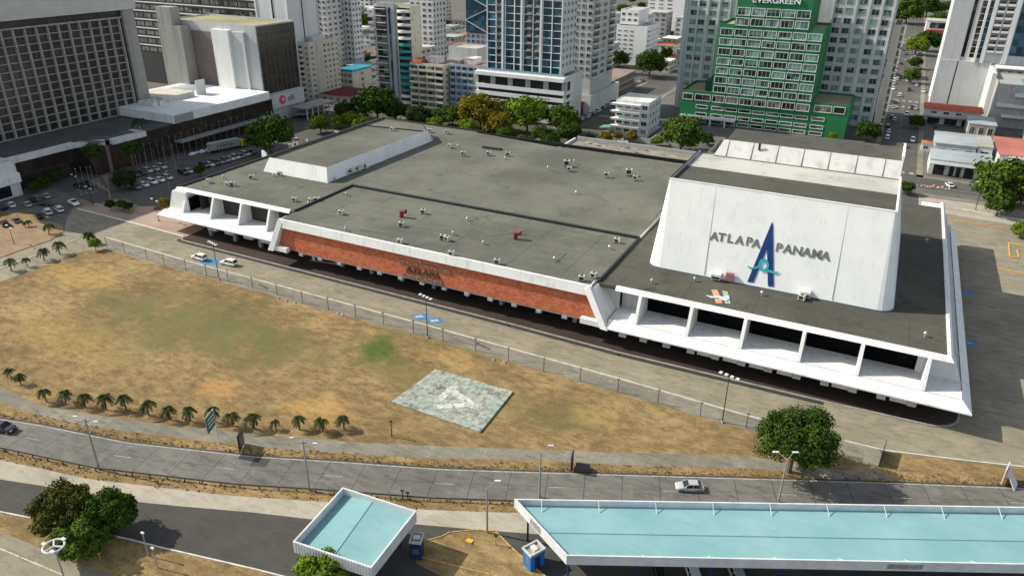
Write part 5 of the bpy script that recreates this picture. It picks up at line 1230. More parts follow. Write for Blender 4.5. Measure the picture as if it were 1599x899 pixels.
def hang(px, back=False):   # heading of the highway at a pixel
    p = at(*px); k = min(range(len(hw_t)), key=lambda i: (hw_t[i] - p).length); d = hw_t[min(k + 1, len(hw_t) - 1)] - hw_t[k]; return math.degrees(math.atan2(d.y, d.x)) + (180 if back else 0)
car((1077, 758), hang((1077, 758), True), 'sedan', 'silver', 'silver sedan driving left along the highway', z=.025)
car((5, 667), hang((5, 667)), 'suv', 'black', 'black car on the highway, cut by the left edge', z=.025)
car((311, 401), 177, 'suv', 'white', 'white off-roader parked left of the small blue bay', z=.02)
car((357, 409.5), 183, 'suv', 'white', 'white minivan parked right of the small blue bay', z=.02)
car((115, 316), -15, 'pickup', 'white', 'white pickup at the corner of the pink plaza')
car((92, 326), 160, 'suv', 'white', 'white car beside the pickup, right one of a pair')
car((74, 330), 160, 'suv', 'white', 'white car at the tip of the dirt island, left one of a pair')
car((60, 336), 160, 'sedan', 'black', 'black car left of the white pair')
G = 'cars parked at the hotel'
for px, a, k, c_, lab in (((43, 318), 160, 'sedan', 'silver', 'silver car under the annex with lettering'), ((17, 319), 165, 'sedan', 'white', 'white car nearest the annex wall'), ((3, 323), 165, 'suv', 'black', 'dark car cut by the left edge under the annex'), ((69, 317), 25, 'sedan', 'black', 'dark car pointing to the ramp'), ((58, 309), 160, 'suv', 'grey', 'grey car in the shade by the annex corner'), ((72, 305), 160, 'sedan', 'silver', 'silver car closest to the hotel ramp'), ((48, 311), 160, 'sedan', 'black', 'black car between the grey and the silver one by the annex'),
                          ((25, 343), 160, 'sedan', 'grey', 'grey car above the dirt island'), ((7, 349), 160, 'suv', 'black', 'dark car above the dirt island, at the left edge'), ((126, 291), 10, 'suv', 'black', 'black car at the hotel drop-off, left one'), ((140, 288), 10, 'suv', 'black', 'black car at the hotel drop-off, right one')):
    car(px, a, k, c_, lab, G)
rows = (([(213, 291.5), (225, 287.5), (238, 283.5), (250, 280), (262, 277)], ['grey', 'white', 'white', 'white', 'silver'], 'hotel car park row by the planting bed'),
        ([(211, 272.5), (221, 269), (231, 266), (242, 263), (253, 260)], ['black', 'black', 'silver', 'silver', 'silver'], 'hotel car park row among the flagpoles'),
        ([(286, 269), (295, 266.5), (319, 258), (328, 256)], ['black', 'silver', 'black', 'silver'], 'hotel car park beside the small dark tree'),
        ([(336, 254), (344, 252), (352, 250), (360, 247), (368, 245), (376, 243), (384, 240), (391, 237.5)], ['black', 'grey', 'grey', 'silver', 'silver', 'grey', 'silver', 'black'], 'long hotel row ending at the big tree'))
nth = ['first', 'second', 'third', 'fourth', 'fifth', 'sixth', 'seventh', 'eighth', 'ninth', 'tenth']
for pts, cs, lab in rows:
    for i, (p_, c_) in enumerate(zip(pts, cs)): car(p_, -8, 'sedan' if i % 2 else 'suv', c_, '%s car, %s from left, %s' % (c_, nth[i], lab), G)
for p_, a, k, c_, lab in (((1483, 288), 110, 'sedan', 'white', 'white car in front of the zinc-roofed warehouse'), ((1541, 293), 100, 'suv', 'black', 'dark car under the spreading tree'), ((944, 164), 70, 'sedan', 'yellow', 'yellow taxi on the side street'), ((922, 177), 100, 'sedan', 'white', 'white car below the yellow taxi'), ((909, 184), 100, 'sedan', 'silver', 'silver car behind the small brick house, lowest on the side street'),
                          ((760, 216), 90, 'sedan', 'white', 'white car, first of the row behind the roof'), ((768, 217.5), 90, 'suv', 'white', 'white car, second of the row behind the roof'), ((797, 221), 90, 'suv', 'black', 'black car behind the roof, third of the row'), ((815, 224), 100, 'suv', 'black', 'black car beside the little round bush'), ((831, 226), 20, 'sedan', 'white', 'white car parked askew behind the roof'), ((843, 231), 20, 'sedan', 'beige', 'beige car half hidden by the roof edge'), ((898, 222), 20, 'sedan', 'grey', 'grey car by the annex yard corner'),
                          ((457, 215), 10, 'sedan', 'silver', 'silver car right of the big dark tree'), ((973, 220), 0, 'sedan', 'white', 'white car in the yard of the four-storey house'), ((1462, 196), 90, 'suv', 'grey', 'grey car in front of the orange-roofed shop house'), ((1442, 142), 90, 'pickup', 'white', 'white van on the right pavement of the long street')):
    car(p_, a, k, c_, lab)
G = 'cars parked along the side street'
for i in range(11):
    x, y = 948 + 5.6 * i, 143.5 - 1.75 * i; car((x, y), 80, 'sedan', ('silver', 'white', 'grey', 'black')[i % 4], '%s car by the brown shop row, %s from the near end' % (('silver', 'white', 'grey', 'black')[i % 4], (nth + ['eleventh'])[i]), G, parts=False)
G = 'cars on the long right-hand street'; pts = [(1396, 121), (1396, 129), (1395, 138), (1399, 99), (1398, 106), (1417, 125), (1424, 91), (1412, 67), (1416, 72), (1408, 76), (1397, 159), (1396, 167), (1393, 182), (1388, 205), (1386, 214), (1399, 91), (1399, 84), (1398, 113), (1425, 168), (1402, 60), (1401, 68), (1414, 84), (1423, 182)]
cs = ['white', 'white', 'white', 'white', 'silver', 'white', 'white', 'white', 'silver', 'grey', 'grey', 'silver', 'black', 'silver', 'white', 'grey', 'black', 'silver', 'black', 'silver', 'white', 'grey', 'black']
for i, (p_, c_) in enumerate(sorted(zip(pts, cs), key=lambda q: q[0][1])):
    car(p_, 90 if i % 3 else 270, 'sedan' if i % 2 else 'suv', c_, '%s car on the right-hand street, number %d from the far end' % (c_, i + 1), G, parts=False)
for i, (p_, lab) in enumerate((((1028, 892), 'black car under the long canopy, left of three'), ((1083, 893), 'white car under the long canopy, middle of three'), ((1150, 893), 'silver car under the long canopy, right of three'))): car(p_, 118, 'suv', ('black', 'silver', 'silver')[i], lab.replace('white', 'silver') if 0 else lab, parts=True) if i != 1 else car(p_, 118, 'sedan', 'white', lab)
G = 'cars stuck in the traffic of the long street'
r5 = random.Random(5)
for i in range(26):
    x = (1.2, 3.6, 8.5, 11.8)[i % 4]; y = 305 + i * 17 + r5.uniform(0, 6); c_ = ('white', 'silver', 'grey', 'white', 'black', 'silver')[i % 6]
    car(None, 90 if x < 6 else 270, 'sedan' if i % 3 else 'suv', c_, '%s car in the traffic of the long right-hand street' % c_, G + ', ' + c_, parts=False, world=Vector((x + r5.uniform(-.3, .3), y, 0)))
for i in range(12):
    y = 300 + i * 7.4; car(None, 90, 'sedan' if i % 3 else 'suv', ('silver', 'black', 'white', 'grey')[i % 4], '%s car parked on the left kerb of the side street' % ('silver', 'black', 'white', 'grey')[i % 4], 'cars on the left kerb of the side street, ' + ('silver', 'black', 'white', 'grey')[i % 4], parts=False, world=Vector((-125, y, 0)))
# lorry, white sacks
p = at(350, 227, 2); t = empty('lorry', (p.x, p.y, 0), 'grey box lorry with a yellow cab beside the pile of white sacks', 'lorry', None, R(74))
def lpart(nm, mb, mt): o = bpy.data.objects.new(nm, mb.mesh(nm, mt)); COL.objects.link(o); o.parent = t; return o
m = MB(); m.box(-6.5, 6.0, -1.25, 1.25, 1.1, 3.9); lpart('cargo_box', m, plain('lorry_box', (.30, .33, .31), .7, .2, .6)); m = MB(); m.hexa([(6.6, -1.2, .5), (8.9, -1.2, .5), (8.9, 1.2, .5), (6.6, 1.2, .5)], [(6.6, -1.15, 3.1), (8.4, -1.15, 3.1), (8.4, 1.15, 3.1), (6.6, 1.15, 3.1)]); lpart('cab', m, plain('lorry_yellow', (.65, .55, .02), .4)); m = MB(); m.box(8.45, 8.86, -1, 1, 1.9, 2.7); lpart('windscreen', m, g_car)
m = MB(); m.box(-6.2, 8, -.5, .5, .6, 1.09); lpart('chassis', m, black)
for x in (-5, -3.8, 5, 7.6):
    for y in (-1.05, 1.05): m = MB(); m.tube((x, y - .15, .5), (x, y + .15, .5), .5, None, 12); lpart('wheel', m, tyre)
mk = blurred_marks(6, 7, 1.3, 5); lo_ = MB(); lo_.join(mk, (-3.5, -1.252, 1.9)); lpart('lettering', lo_, plain('dark_green_print', (.03, .08, .05), .6))
m = MB(); r_ = random.Random(6); pc = at(317, 239)
for k in range(46):
    a, b = r_.uniform(-1, 1), r_.uniform(-1, 1); c = Vector((pc.x + a * 2.2 + b * .3, pc.y + a * 5.2 + 1, .35 + r_.uniform(0, .9) * (1 - abs(a)))); s = r_.uniform(.4, .75)
    m.hexa([c + Vector((s * math.cos(q), s * math.sin(q), -s * .5)) for q in (0, 1.05, 2.1, 3.14, 4.2, 5.2)], [c + Vector((s * .6 * math.cos(q), s * .6 * math.sin(q), s * .5)) for q in (0, 1.05, 2.1, 3.14, 4.2, 5.2)])
o = m.build('sack_pile', plain('white_sacking', (.72, .73, .78), .8, .15, 2)); tag(o, 'heap of white sacks on the ground behind the grey lorry', 'sacks', None, 'stuff')
# flagpoles of the hotel forecourt
m = MB(); m.tube((0, 0, 0), (0, 0, 8.6), .06, .035, 6); fpm = m.mesh('pole', steel); m = MB(); m.box(-.3, .3, -.3, .3, 0, .25); fbm = m.mesh('base', conc)
m = MB(); m.tube((0, 0, 8.6), (0, 0, 8.8), .12, .02, 6); fcm = m.mesh('finial', lightm)
fp_ = [(212 + 9.6 * i, 268 - 3.2 * i + (i % 2) * 1.5) for i in range(19)] + [(219 + 14 * i, 281 - 4.4 * i) for i in range(5)] + [(127, 304), (135, 302), (144, 301), (150, 300)] + [(267, 308)]
for i, q in enumerate(fp_):
    p = at(*q); t = empty('flagpole', p, None or ('bare white flagpole in the long line across the hotel car park' if i < 19 else 'bare white flagpole among the parked cars of the front row' if i < 24 else 'bare white flagpole at the hotel drop-off, near the plaza corner' if i < 28 else 'single bare flagpole beside the red planting bed'), 'flagpole', 'bare flagpoles in front of the hotel, long line' if i < 19 else 'flagpoles among the front-row cars' if i < 24 else 'flagpoles at the drop-off' if i < 28 else None)
    for nm, me in (('pole', fpm), ('base', fbm), ('finial', fcm)): o = bpy.data.objects.new(nm, me); COL.objects.link(o); o.parent = t

# ================================================================== LAMPS, POLES, FENCE
def part(nm, mb, mt, t): o = bpy.data.objects.new(nm, mb.mesh(nm, mt)); COL.objects.link(o); o.parent = t; return o
def lot_lamp(px, label, h=9.8, heads=4, s=1.0, col=black):
    p = at(*px); t = empty('street_lamp', p, label, 'street lamp', None, R(-15)); m = MB(); m.tube((0, 0, 0), (0, 0, h), .11, .07, 8); part('pole', m, col, t)
    m = MB(); m.box(-1.6, 1.6, -.05, .05, h - .1, h); part('cross_arm', m, col, t); m = MB(); m.box(-.25, .25, -.25, .25, 0, .35); part('base', m, conc, t)
    for k in range(heads): m = MB(); x = -1.6 + 3.2 * k / (heads - 1); m.box(x - .27, x + .27, -.4, .2, h + .02, h + .2); m.tube((x, -.1, h - .05), (x, -.1, h + .02), .1); part('lamp_head', m, lightm, t.children[1])
lot_lamp((1127.5, 659), 'four-headed lamp post by the fence, near the big tree')
lot_lamp((667.7, 527), 'four-headed lamp post by the fence, behind the blue bays')
lot_lamp((342.3, 437), 'four-headed lamp post by the fence, near the two white parked cars')
lot_lamp((248, 345), 'dark lamp post on the pink plaza, by the left canopy tip', 6.5, 2)
lot_lamp((145, 322), 'lamp post at the corner of the pink plaza', 6, 2)
lot_lamp((121, 297), 'lamp post with two white globes near the podium', 5, 2)
lot_lamp((1523, 328), 'lamp post across the street from the warehouse', 9, 2)
lot_lamp((22, 381), 'leaning old lamp post on the dirt island', 5, 2, 1, plain('rust', (.14, .08, .05), .8))
lot_lamp((628, 214), 'thin lamp post in front of the roof edge and the dark trees', 8, 2)
def hw_pole(px, label, h, kind):
    p = at(*px); t = empty('utility_pole', p, label, 'pole', None, R(26)); m = MB(); m.tube((0, 0, 0), (0, 0, h), .17, .11, 8); part('pole', m, plain('weathered_pole', (.27, .27, .25), .8, .2, 3), t)
    if kind == 'cluster':
        m = MB(); m.box(-1.3, 1.3, -.06, .06, h - .5, h - .38); m.box(-.06, .06, -1.3, 1.3, h - .8, h - .68); m.tube((0, 0, h - .6), (2.0, -.6, h - .1), .05); m.tube((0, 0, h - .6), (-1.9, .7, h - .1), .05); part('cross_arm', m, steel, t)
        for (x, y) in ((-1.2, 0), (-.5, 0), (.5, 0), (1.2, 0), (0, 1.2), (0, -1.2)): m = MB(); m.tube((x, y, h - .38), (x, y, h - .12), .07, .04); part('insulator', m, white2, t)
        for (x, y) in ((2.0, -.6), (-1.9, .7)): m = MB(); m.box(x - .35, x + .35, y - .14, y + .14, h - .18, h); part('lamp_head', m, white2, t)
    else:
        for s_ in ((-1, 1) if kind == 'double' else (1,)): 
            m = MB(); m.tube((0, 0, h), (s_ * 1.2, 1.0, h + .5), .05); part('arm', m, steel, t); m = MB(); m.box(s_ * 1.5 - .45, s_ * 1.5 + .45, .9, 1.2, h + .48, h + .62); part('lamp_head', m, white2, t)
hw_pole((155, 733), 'leaning-looking grey pole with a cluster of insulators, below the palm row at left', 10.0, 'cluster')
hw_pole((483.5, 765.5), 'grey pole with a cluster of insulators, left of the small turquoise canopy', 9.7, 'cluster')
hw_pole((842.3, 776), 'slender lamp pole behind the left corner of the long canopy', 8.6, 'single')
hw_pole((1215.5, 783), 'double-armed lamp pole behind the long canopy, in front of the big tree', 8.2, 'double')
hw_pole((760.7, 831), 'dark thin lamp pole on the tip of the yellow-kerbed island', 8.2, 'single')
for q, lab in (((246, 886), 'short grey post on the lower verge'), ((232, 868), 'slim post with a small lamp on the lower verge'), ((774, 850), 'short white-topped bollard on the yellow-kerbed island'), ((612, 682), 'thin dark post standing alone in the lawn'), ((629, 779), 'small dark post on the guard rail verge, left of two'), ((637, 779), 'small dark post on the guard rail verge, right of two')):
    p = at(*q); hh = {246: 3.5, 232: 4.2, 774: 1.6, 612: 3.2, 629: 1.6, 637: 1.2}[q[0]]; t = empty('post', p, lab, 'post'); m = MB(); m.tube((0, 0, 0), (0, 0, hh), .09, .07, 6); part('shaft', m, steel if q[0] in (246, 232, 774) else black, t); m = MB(); m.box(-.25, .25, -.12, .12, hh, hh + .22); part('cap', m, black if q[0] > 600 else lightm, t)
# high mast with its ring
p = Vector(at(110, 930)); ptop = None
zs = min((abs((CM.transposed() @ (Vector((p.x, p.y, z)) - CAMP)).x / -(CM.transposed() @ (Vector((p.x, p.y, z)) - CAMP)).z * FPX + 799.5 - 83) + abs(449.5 - FPX * (CM.transposed() @ (Vector((p.x, p.y, z)) - CAMP)).y / -(CM.transposed() @ (Vector((p.x, p.y, z)) - CAMP)).z - 853), z) for z in [k * .25 for k in range(10, 80)])[1]
t = empty('high_mast', p, 'lamp mast with a white three-spoked ring at lower left', 'mast'); m = MB(); m.tube((0, 0, 0), (0, 0, zs), .14, .1, 8); part('pole', m, steel, t)
m = MB(); 
for k in range(18):
    a, b = 2 * math.pi * k / 18, 2 * math.pi * (k + 1) / 18; m.tube((1.25 * math.cos(a), 1.25 * math.sin(a), zs), (1.25 * math.cos(b), 1.25 * math.sin(b), zs), .13, None, 6)
part('ring', m, white2, t)
for k in range(3): a = 2.1 * k + .4; m = MB(); m.tube((0, 0, zs), (1.25 * math.cos(a), 1.25 * math.sin(a), zs), .11, None, 6); part('spoke', m, white2, t)
for k in range(3): a = 2.1 * k + 1.4; m = MB(); m.box(1.25 * math.cos(a) - .3, 1.25 * math.cos(a) + .3, 1.25 * math.sin(a) - .2, 1.25 * math.sin(a) + .2, zs + .12, zs + .3); part('lamp_head', m, lightm, t)
# the long fence between drive and lawn
f = empty('fence', at(668, 527), 'long wire fence on thin dark posts along the top of the lawn', 'fence')
fps = pxpoly([(167.5, 388), (195, 396), (230, 406), (257, 414), (291, 422), (323, 431), (357, 439.5), (395, 450.5), (433, 460), (472.5, 473.5), (513, 483), (555.7, 495), (599, 507), (646, 520), (692, 533), (743, 548), (794, 563), (849, 579.5), (906, 595.5), (964.5, 612.5), (1027, 630), (1093, 649.5), (1165, 668), (1235, 689), (1305, 709), (1372, 728)])
pm_ = MB(); pm_.tube((0, 0, 0), (0, 0, 3.0), .07, .06, 6); pm_.tube((0, 0, 3.0), (.1, .35, 3.35), .05, .04, 5); pm_.box(-.35, .35, -.06, .06, 2.92, 3.0)
repeat(f, 'post', pm_, black, [(p.x, p.y, 0, 0) for p in fps])
m = MB()
for a, b in zip(fps, fps[1:]):
    for z in (.25, .8, 1.35, 1.9, 2.45): m.tube(a + Vector((0, 0, z)), b + Vector((0, 0, z)), .008, None, 3)
m.build('wire', black, f)
e0, e1 = at(1372, 728), at(1380, 704); m = MB(); m.box(-.06, .06, 0, (e1 - e0).length, 0, 2.2); ep = m.mesh('end_panel', plain('dark_mesh_panel', (.06, .058, .052), .8)); o = inst('fence_panel', ep, e0[:], math.atan2((e1 - e0).y, (e1 - e0).x) - math.pi / 2, f)
# guard rail below the highway
g_ = empty('guard_rail', hw_b[40], 'rusty brown guard rail along the lower edge of the highway', 'guard rail'); gl_ = offset_line(hw_t, HW + .35)
m = MB()
for a, b in zip(gl_[8:], gl_[9:]): m.slab(a + Vector((0, 0, .5)), b + Vector((0, 0, .5)), .07, .3)
m.build('rail', plain('rusty_rail', (.13, .11, .085), .7, .3, 1.2), g_)
pm_ = MB(); pm_.box(-.07, .07, -.07, .07, 0, .78); repeat(g_, 'post', pm_, plain('rusty_post', (.09, .07, .055), .8), [(p.x, p.y - .12, 0, .4) for p in gl_[8::1]])
m = MB(); r_ = random.Random(77)
for k in range(2600):
    i_ = r_.randrange(3, len(hw_t) - 2); d_ = r_.choice((r_.uniform(-2.3, -.5), r_.uniform(-.9, -.4), r_.uniform(HW + .2, HW + 2.4), r_.uniform(HW + .2, HW + .9)))
    a_, b_ = hw_t[i_], hw_t[i_ + 1]; tt = (b_ - a_).normalized(); p = a_ + (b_ - a_) * r_.random() + Vector((tt.y, -tt.x, 0)) * d_; s = r_.uniform(.08, .26); mi = r_.choice((0, 0, 1, 2))
    for q in range(4): an = r_.uniform(0, 6.28); dx, dy = math.cos(an) * s, math.sin(an) * s; m.poly([(p.x - dx * .5, p.y - dy * .5, .015), (p.x + dx * .5, p.y + dy * .5, .015), (p.x + dy, p.y - dx, s * r_.uniform(.6, 1.3))], mi)
tag(m.build('weeds', [plain('weed_straw', (.30, .22, .10), .9, .3, 2), plain('weed_olive', (.11, .11, .035), .9, .3, 2), plain('weed_brown', (.09, .065, .035), .9, .3, 2)]), 'dry and olive weeds along both kerbs of the highway', 'weeds', None, 'stuff')
# road signs and boards
p = at(342, 692); t = empty('road_sign', p, 'green highway sign board seen nearly edge-on, on a white post', 'sign', None, R(112)); m = MB(); m.tube((0, 0, 0), (0, 0, 7.0), .12, .1, 8); part('post', m, lightm, t)
m = MB(); m.box(-2.6, .3, -.06, .06, 4.0, 6.9); part('board', m, plain('sign_green', (.01, .13, .09), .5), t); m = MB(); m.box(-2.7, .36, .061, .1, 3.95, 6.95); part('back_frame', m, lightm, t)
m = MB()
for z in (6.1, 5.4, 4.7): m.box(-2.3, -.3, -.075, -.061, z, z + .25)
part('arrow_bars', m, lightm, t)
p = at(378, 698); t = empty('bus_shelter_board', p, 'dark framed advertising board beside the sidewalk, right of the green sign', 'board', None, R(118)); m = MB(); m.box(-1.1, 1.1, -.15, .15, .3, 3.0); part('frame', m, black, t); m = MB(); m.box(-.95, .95, -.16, -.151, .5, 2.8); part('panel', m, plain('dark_poster', (.10, .09, .08), .4), t)
for x in (-.9, .9): m = MB(); m.box(x - .08, x + .08, -.08, .08, 0, .299); part('leg', m, black, t)
p = at(893, 732); t = empty('billboard', p, 'dark slim advertising column with a box at its foot, at the highway kerb', 'billboard', None, R(105)); m = MB(); m.box(-.9, .9, -.14, .14, .4, 3.2); part('panel', m, plain('navy_panel', (.015, .02, .05), .4), t); m = MB(); m.box(-.15, .15, -.1, .1, 0, .399); part('leg', m, black, t); m = MB(); m.box(-.8, .8, -2.9, -.6, 0, .9); part('bench_box', m, plain('dark_box', (.05, .048, .045), .7), t)
p = at(1565, 752); t = empty('billboard', p, 'small white and maroon billboard with a slanting prop, beside the highway at right', 'billboard', None, R(75)); m = MB(); m.box(-1.4, 1.4, -.1, .1, .5, 3.3); part('frame', m, white2, t); m = MB(); m.box(-1.2, 1.2, -.12, -.101, .7, 3.1); m.box(-1.2, 1.2, .101, .12, .7, 3.1); part('poster', m, plain('maroon_poster', (.22, .07, .12), .5, .5, 1.2), t)
for x in (-1.1, 1.1): m = MB(); m.tube((x, 0, 0), (x, 0, .5), .08); part('leg', m, steel, t)
m = MB(); m.hexa([(-1.2, -2.0, 0), (1.2, -2.0, 0), (1.2, -1.8, 0), (-1.2, -1.8, 0)], [(-1.0, -.3, 2.6), (1.0, -.3, 2.6), (1.0, -.2, 2.6), (-1.0, -.2, 2.6)]); part('rear_panel', m, white2, t)
p = at(157, 876); t = empty('warning_sign', p, 'yellow diamond road sign with a black arrow in front of the low leafy tree', 'sign', None, R(20)); m = MB(); m.tube((0, .1, 0), (0, .1, 2.4), .05); part('post', m, steel, t)
m = MB(); m.extrude_poly([(0, 0, 1.2), (.75, 0, 1.95), (0, 0, 2.7), (-.75, 0, 1.95)], (0, .04, 0)); part('plate', m, plain('sign_yellow', (.7, .5, .02), .5), t); m = MB(); m.extrude_poly([(-.3, -.02, 1.75), (.1, -.02, 1.75), (.1, -.02, 1.5), (.35, -.02, 1.85), (.1, -.02, 2.2), (.1, -.02, 1.95), (-.3, -.02, 1.95)], (0, .015, 0)); part('arrow', m, black, t)
# helipad slab with its worn white letter
hq = pxpoly([(611, 629), (680, 578), (801, 613), (750, 676)]); m = MB(); m.prism([(p.x, p.y) for p in hq], -.1, .35); o = m.build('painted_slab', padm); o['kind'] = 'structure'
m = MB()
wv_ = lambda l, z=.356: m.tess([at(a / 3 + 400, b / 3 + 450, .35) for a, b in l], z)
wv_([(898, 478), (932, 470), (1045, 552), (1006, 562)]); wv_([(832, 528), (908, 456), (945, 458), (868, 530)], .360); wv_([(818, 544), (1008, 534), (1022, 553), (852, 563)], .364)
struct('slab_lettering', m, paint_w)
# ================================================================== THE TWO CANOPIES AND BOOTHS
fasc = plain('white_fascia', (.60, .62, .62), .6, .15, .5); navy_b = plain('blue_booth_paint', (.015, .17, .50), .5, .15, 1.5); navy_d = plain('navy_column', (.012, .03, .12), .5)
def canopy(c, zt, fh, label, depth=1.0):
    """c = four plan corners anticlockwise from above"""
    cen = sum((Vector((a.x, a.y, 0)) for a in c), Vector()) / 4; t = empty('canopy', (c[0].x, c[0].y, 0), label, 'canopy'); n = len(c)
    C = [Vector((a.x, a.y, 0)) for a in c]
    ins = []
    for i in range(n):
        a, b, d_ = C[i - 1], C[i], C[(i + 1) % n]; e1 = (b - a).normalized(); e2 = (d_ - b).normalized(); n1 = Vector((-e1.y, e1.x, 0)); n2 = Vector((-e2.y, e2.x, 0)); k = (n1 + n2).normalized(); ins.append(b + k * (.22 / max(.3, k.dot(n1))))
    for i in range(n):
        j = (i + 1) % n; m = MB(); q = [C[i], C[j], ins[j], ins[i]]; m.hexa([v + Vector((0, 0, zt - fh)) for v in q], [v + Vector((0, 0, zt)) for v in q]); m.build('fascia', fasc, t)
    return t, C, ins
zt = 6.6
L0, F0 = at(803, 778, zt), at(885, 867, zt); Rb, Rf = at(1599, 790.5, zt), at(1599, 880.5, zt); db = (Rb - L0).normalized(); df = (Rf - F0).normalized()
big, C, I = canopy([F0, F0 + df * 84, L0 + db * 74, L0], zt, 1.55, 'long turquoise-roofed canopy with white fascias, along the bottom right')
mid = lambda a, b, t: a + (b - a) * t
m = MB(); zr = 5.5; r0, r1 = mid(I[0], I[3], .45), mid(I[1], I[2], .45)
up = Vector((0, 0, 1)); m.hexa([I[0] + up * 5.1, I[1] + up * 5.1, r1 + up * 5.1, r0 + up * 5.1], [I[0] + up * zr, I[1] + up * zr, r1 + up * (zr + .35), r0 + up * (zr + .35)]); m.hexa([r0 + up * 5.1, r1 + up * 5.1, I[2] + up * 5.1, I[3] + up * 5.1], [r0 + up * (zr + .352), r1 + up * (zr + .352), I[2] + up * (zr + .05), I[3] + up * (zr + .05)]); m.build('roof_sheet', teal, big)
m = MB(); m.slab(r0 + up * (zr + .353) + db * .8, r1 + up * (zr + .353) - db * .8, .12, .06); m.build('ridge_flashing', plain('dull_teal', (.14, .30, .31), .6), big)  # ridge line in a duller teal than the roof sheet
for k in range(9):
    a = I[3] + db * (3.5 + 8.1 * k); nn = Vector((db.y, -db.x, 0)); m = MB(); m.tube(a + up * 6.55, a + nn * 1.5 + up * (zr + .1), .055, None, 4); m.build('brace', lightm, big)
    a = I[0] + df * (10 + 8.6 * k); m = MB(); m.tube(a + up * 6.5, a - nn * 1.2 + up * (zr + .1), .05, None, 4); m.build('brace', lightm, big)
m = MB(); nL = (F0 - L0).normalized(); oL = Vector((nL.y, -nL.x, 0)); a = L0 + nL * 5.2 - oL * 0 ; sgn = -1 if (oL.dot(db) > 0) else 1
for (t0, t1) in ((4.2, 6.6),): q = [L0 + nL * t0, L0 + nL * t1]; m.hexa([Vector((v.x, v.y, 5.3)) + oL * sgn * .06 for v in q] + [Vector((v.x, v.y, 5.3)) + oL * sgn * .02 for v in reversed(q)], [Vector((v.x, v.y, 6.4)) + oL * sgn * .06 for v in q] + [Vector((v.x, v.y, 6.4)) + oL * sgn * .02 for v in reversed(q)])
m.build('sign', plain('grey_sign', (.28, .29, .29), .5, .6, 3), big)
sgp = at(1413, 883, 5.9); m = MB(); q0 = F0 + df * ((sgp - F0).dot(df) - 2.3); q1 = q0 + df * 4.6; nf = Vector((df.y, -df.x, 0)); 
m.hexa([Vector((v.x, v.y, 5.4)) for v in (q0 + nf * .05, q1 + nf * .05, q1 + nf * .01, q0 + nf * .01)], [Vector((v.x, v.y, 6.2)) for v in (q0 + nf * .05, q1 + nf * .05, q1 + nf * .01, q0 + nf * .01)]); m.build('sign', plain('grey_sign', (.28, .29, .29), .5, .6, 3), big)
for k in range(9):
    for (o_, dr) in ((L0 + nL * 1.5, db), (F0 - nL * 1.5, df)):
        a = o_ + dr * (1.2 + 9.5 * k); m = MB(); m.tube((a.x, a.y, 0), (a.x, a.y, 5.05), .16, None, 8); m.build('column', navy_d, big)
sm, C, I = canopy([at(457, 845, 6), at(580, 886, 6), at(650, 797, 6), at(535, 760, 6)], 6.0, 1.9, 'small square turquoise canopy with white corrugated fascias')
m = MB(); r0, r1 = mid(I[0], I[1], .5), mid(I[3], I[2], .42)
m.hexa([v + up * 4.3 for v in (I[0], r0, r1, I[3])], [I[0] + up * 4.75, r0 + up * 5.3, r1 + up * 5.3, I[3] + up * 4.75]); m.hexa([v + up * 4.3 for v in (r0, I[1], I[2], r1)], [r0 + up * 5.22, I[1] + up * 4.9, I[2] + up * 4.9, r1 + up * 5.22]); m.build('roof_sheet', teal, sm)
rib = MB()
for i in range(4):
    a, b = C[i], C[(i + 1) % 4]; e = (b - a).normalized(); no = Vector((e.y, -e.x, 0)); L_ = (b - a).length
    for k in range(int(L_ / .45)): q = a + e * (.2 + k * .45) + no * .025; rib.slab(q + up * 4.15, q + e * .2 + up * 4.15, .05, 1.8)
rib.build('corrugation', fasc, sm)
for (a_, b_) in ((.15, .12), (.85, .12), (.15, .88), (.85, .88)):
    q = mid(mid(I[0], I[1], a_), mid(I[3], I[2], a_), b_); m = MB(); m.tube((q.x, q.y, 0), (q.x, q.y, 4.3), .15, None, 8); m.build('column', navy_d, sm)
def booth(px, label, z=2.7, wd=1.8, dp=2.4, rot=-28, wm=None):
    p = at(*px); t = empty('booth', p, label, 'booth', None, R(rot)); m = MB(); m.box(-wd / 2, wd / 2, -dp / 2, dp / 2, 0.01, z); part('wall', m, wm or navy_b, t)
    m = MB()
    for q in ((-wd / 2 - .12, wd / 2 + .12, -dp / 2 - .12, -dp / 2 + .1), (-wd / 2 - .12, wd / 2 + .12, dp / 2 - .1, dp / 2 + .12), (-wd / 2 - .12, -wd / 2 + .1, -dp / 2 + .101, dp / 2 - .101), (wd / 2 - .1, wd / 2 + .12, -dp / 2 + .101, dp / 2 - .101)): m.box(*q, z + .001, z + .35)
    part('parapet', m, pale_w, t); m = MB(); m.box(-wd / 2 + .12, wd / 2 - .12, -dp / 2 + .12, dp / 2 - .12, z + .003, z + .03); part('roof', m, conc, t); m = MB(); m.box(-.5, .5, -.3, .4, z + .035, z + .4); part('roof_unit', m, lightm, t)
    m = MB(); m.box(-.5, .5, -dp / 2 - .03, -dp / 2 - .001, 1.1, 2.0); part('window', m, g_dark, t); m = MB(); m.box(-wd / 2 - .03, -wd / 2 - .001, -.5, .4, 1.1, 2.0); part('window', m, g_dark, t); m = MB(); m.box(wd / 2 + .001, wd / 2 + .03, -.45, .45, .05, 2.1); part('door', m, navy_d, t)
booth((833, 880), 'bright blue guard booth under the left end of the long canopy'); booth((652, 866), 'dark blue booth at the right side of the small canopy', 3.0, 1.5, 1.8, 20, navy_d)
o = at(733, 845); m = MB(); m.box(o.x - .5, o.x + .5, o.y - .35, o.y + .35, .03, .2); tag(m.build('manhole_cover', paint_y), 'small yellow cover plate on the yellow-kerbed island', 'cover')
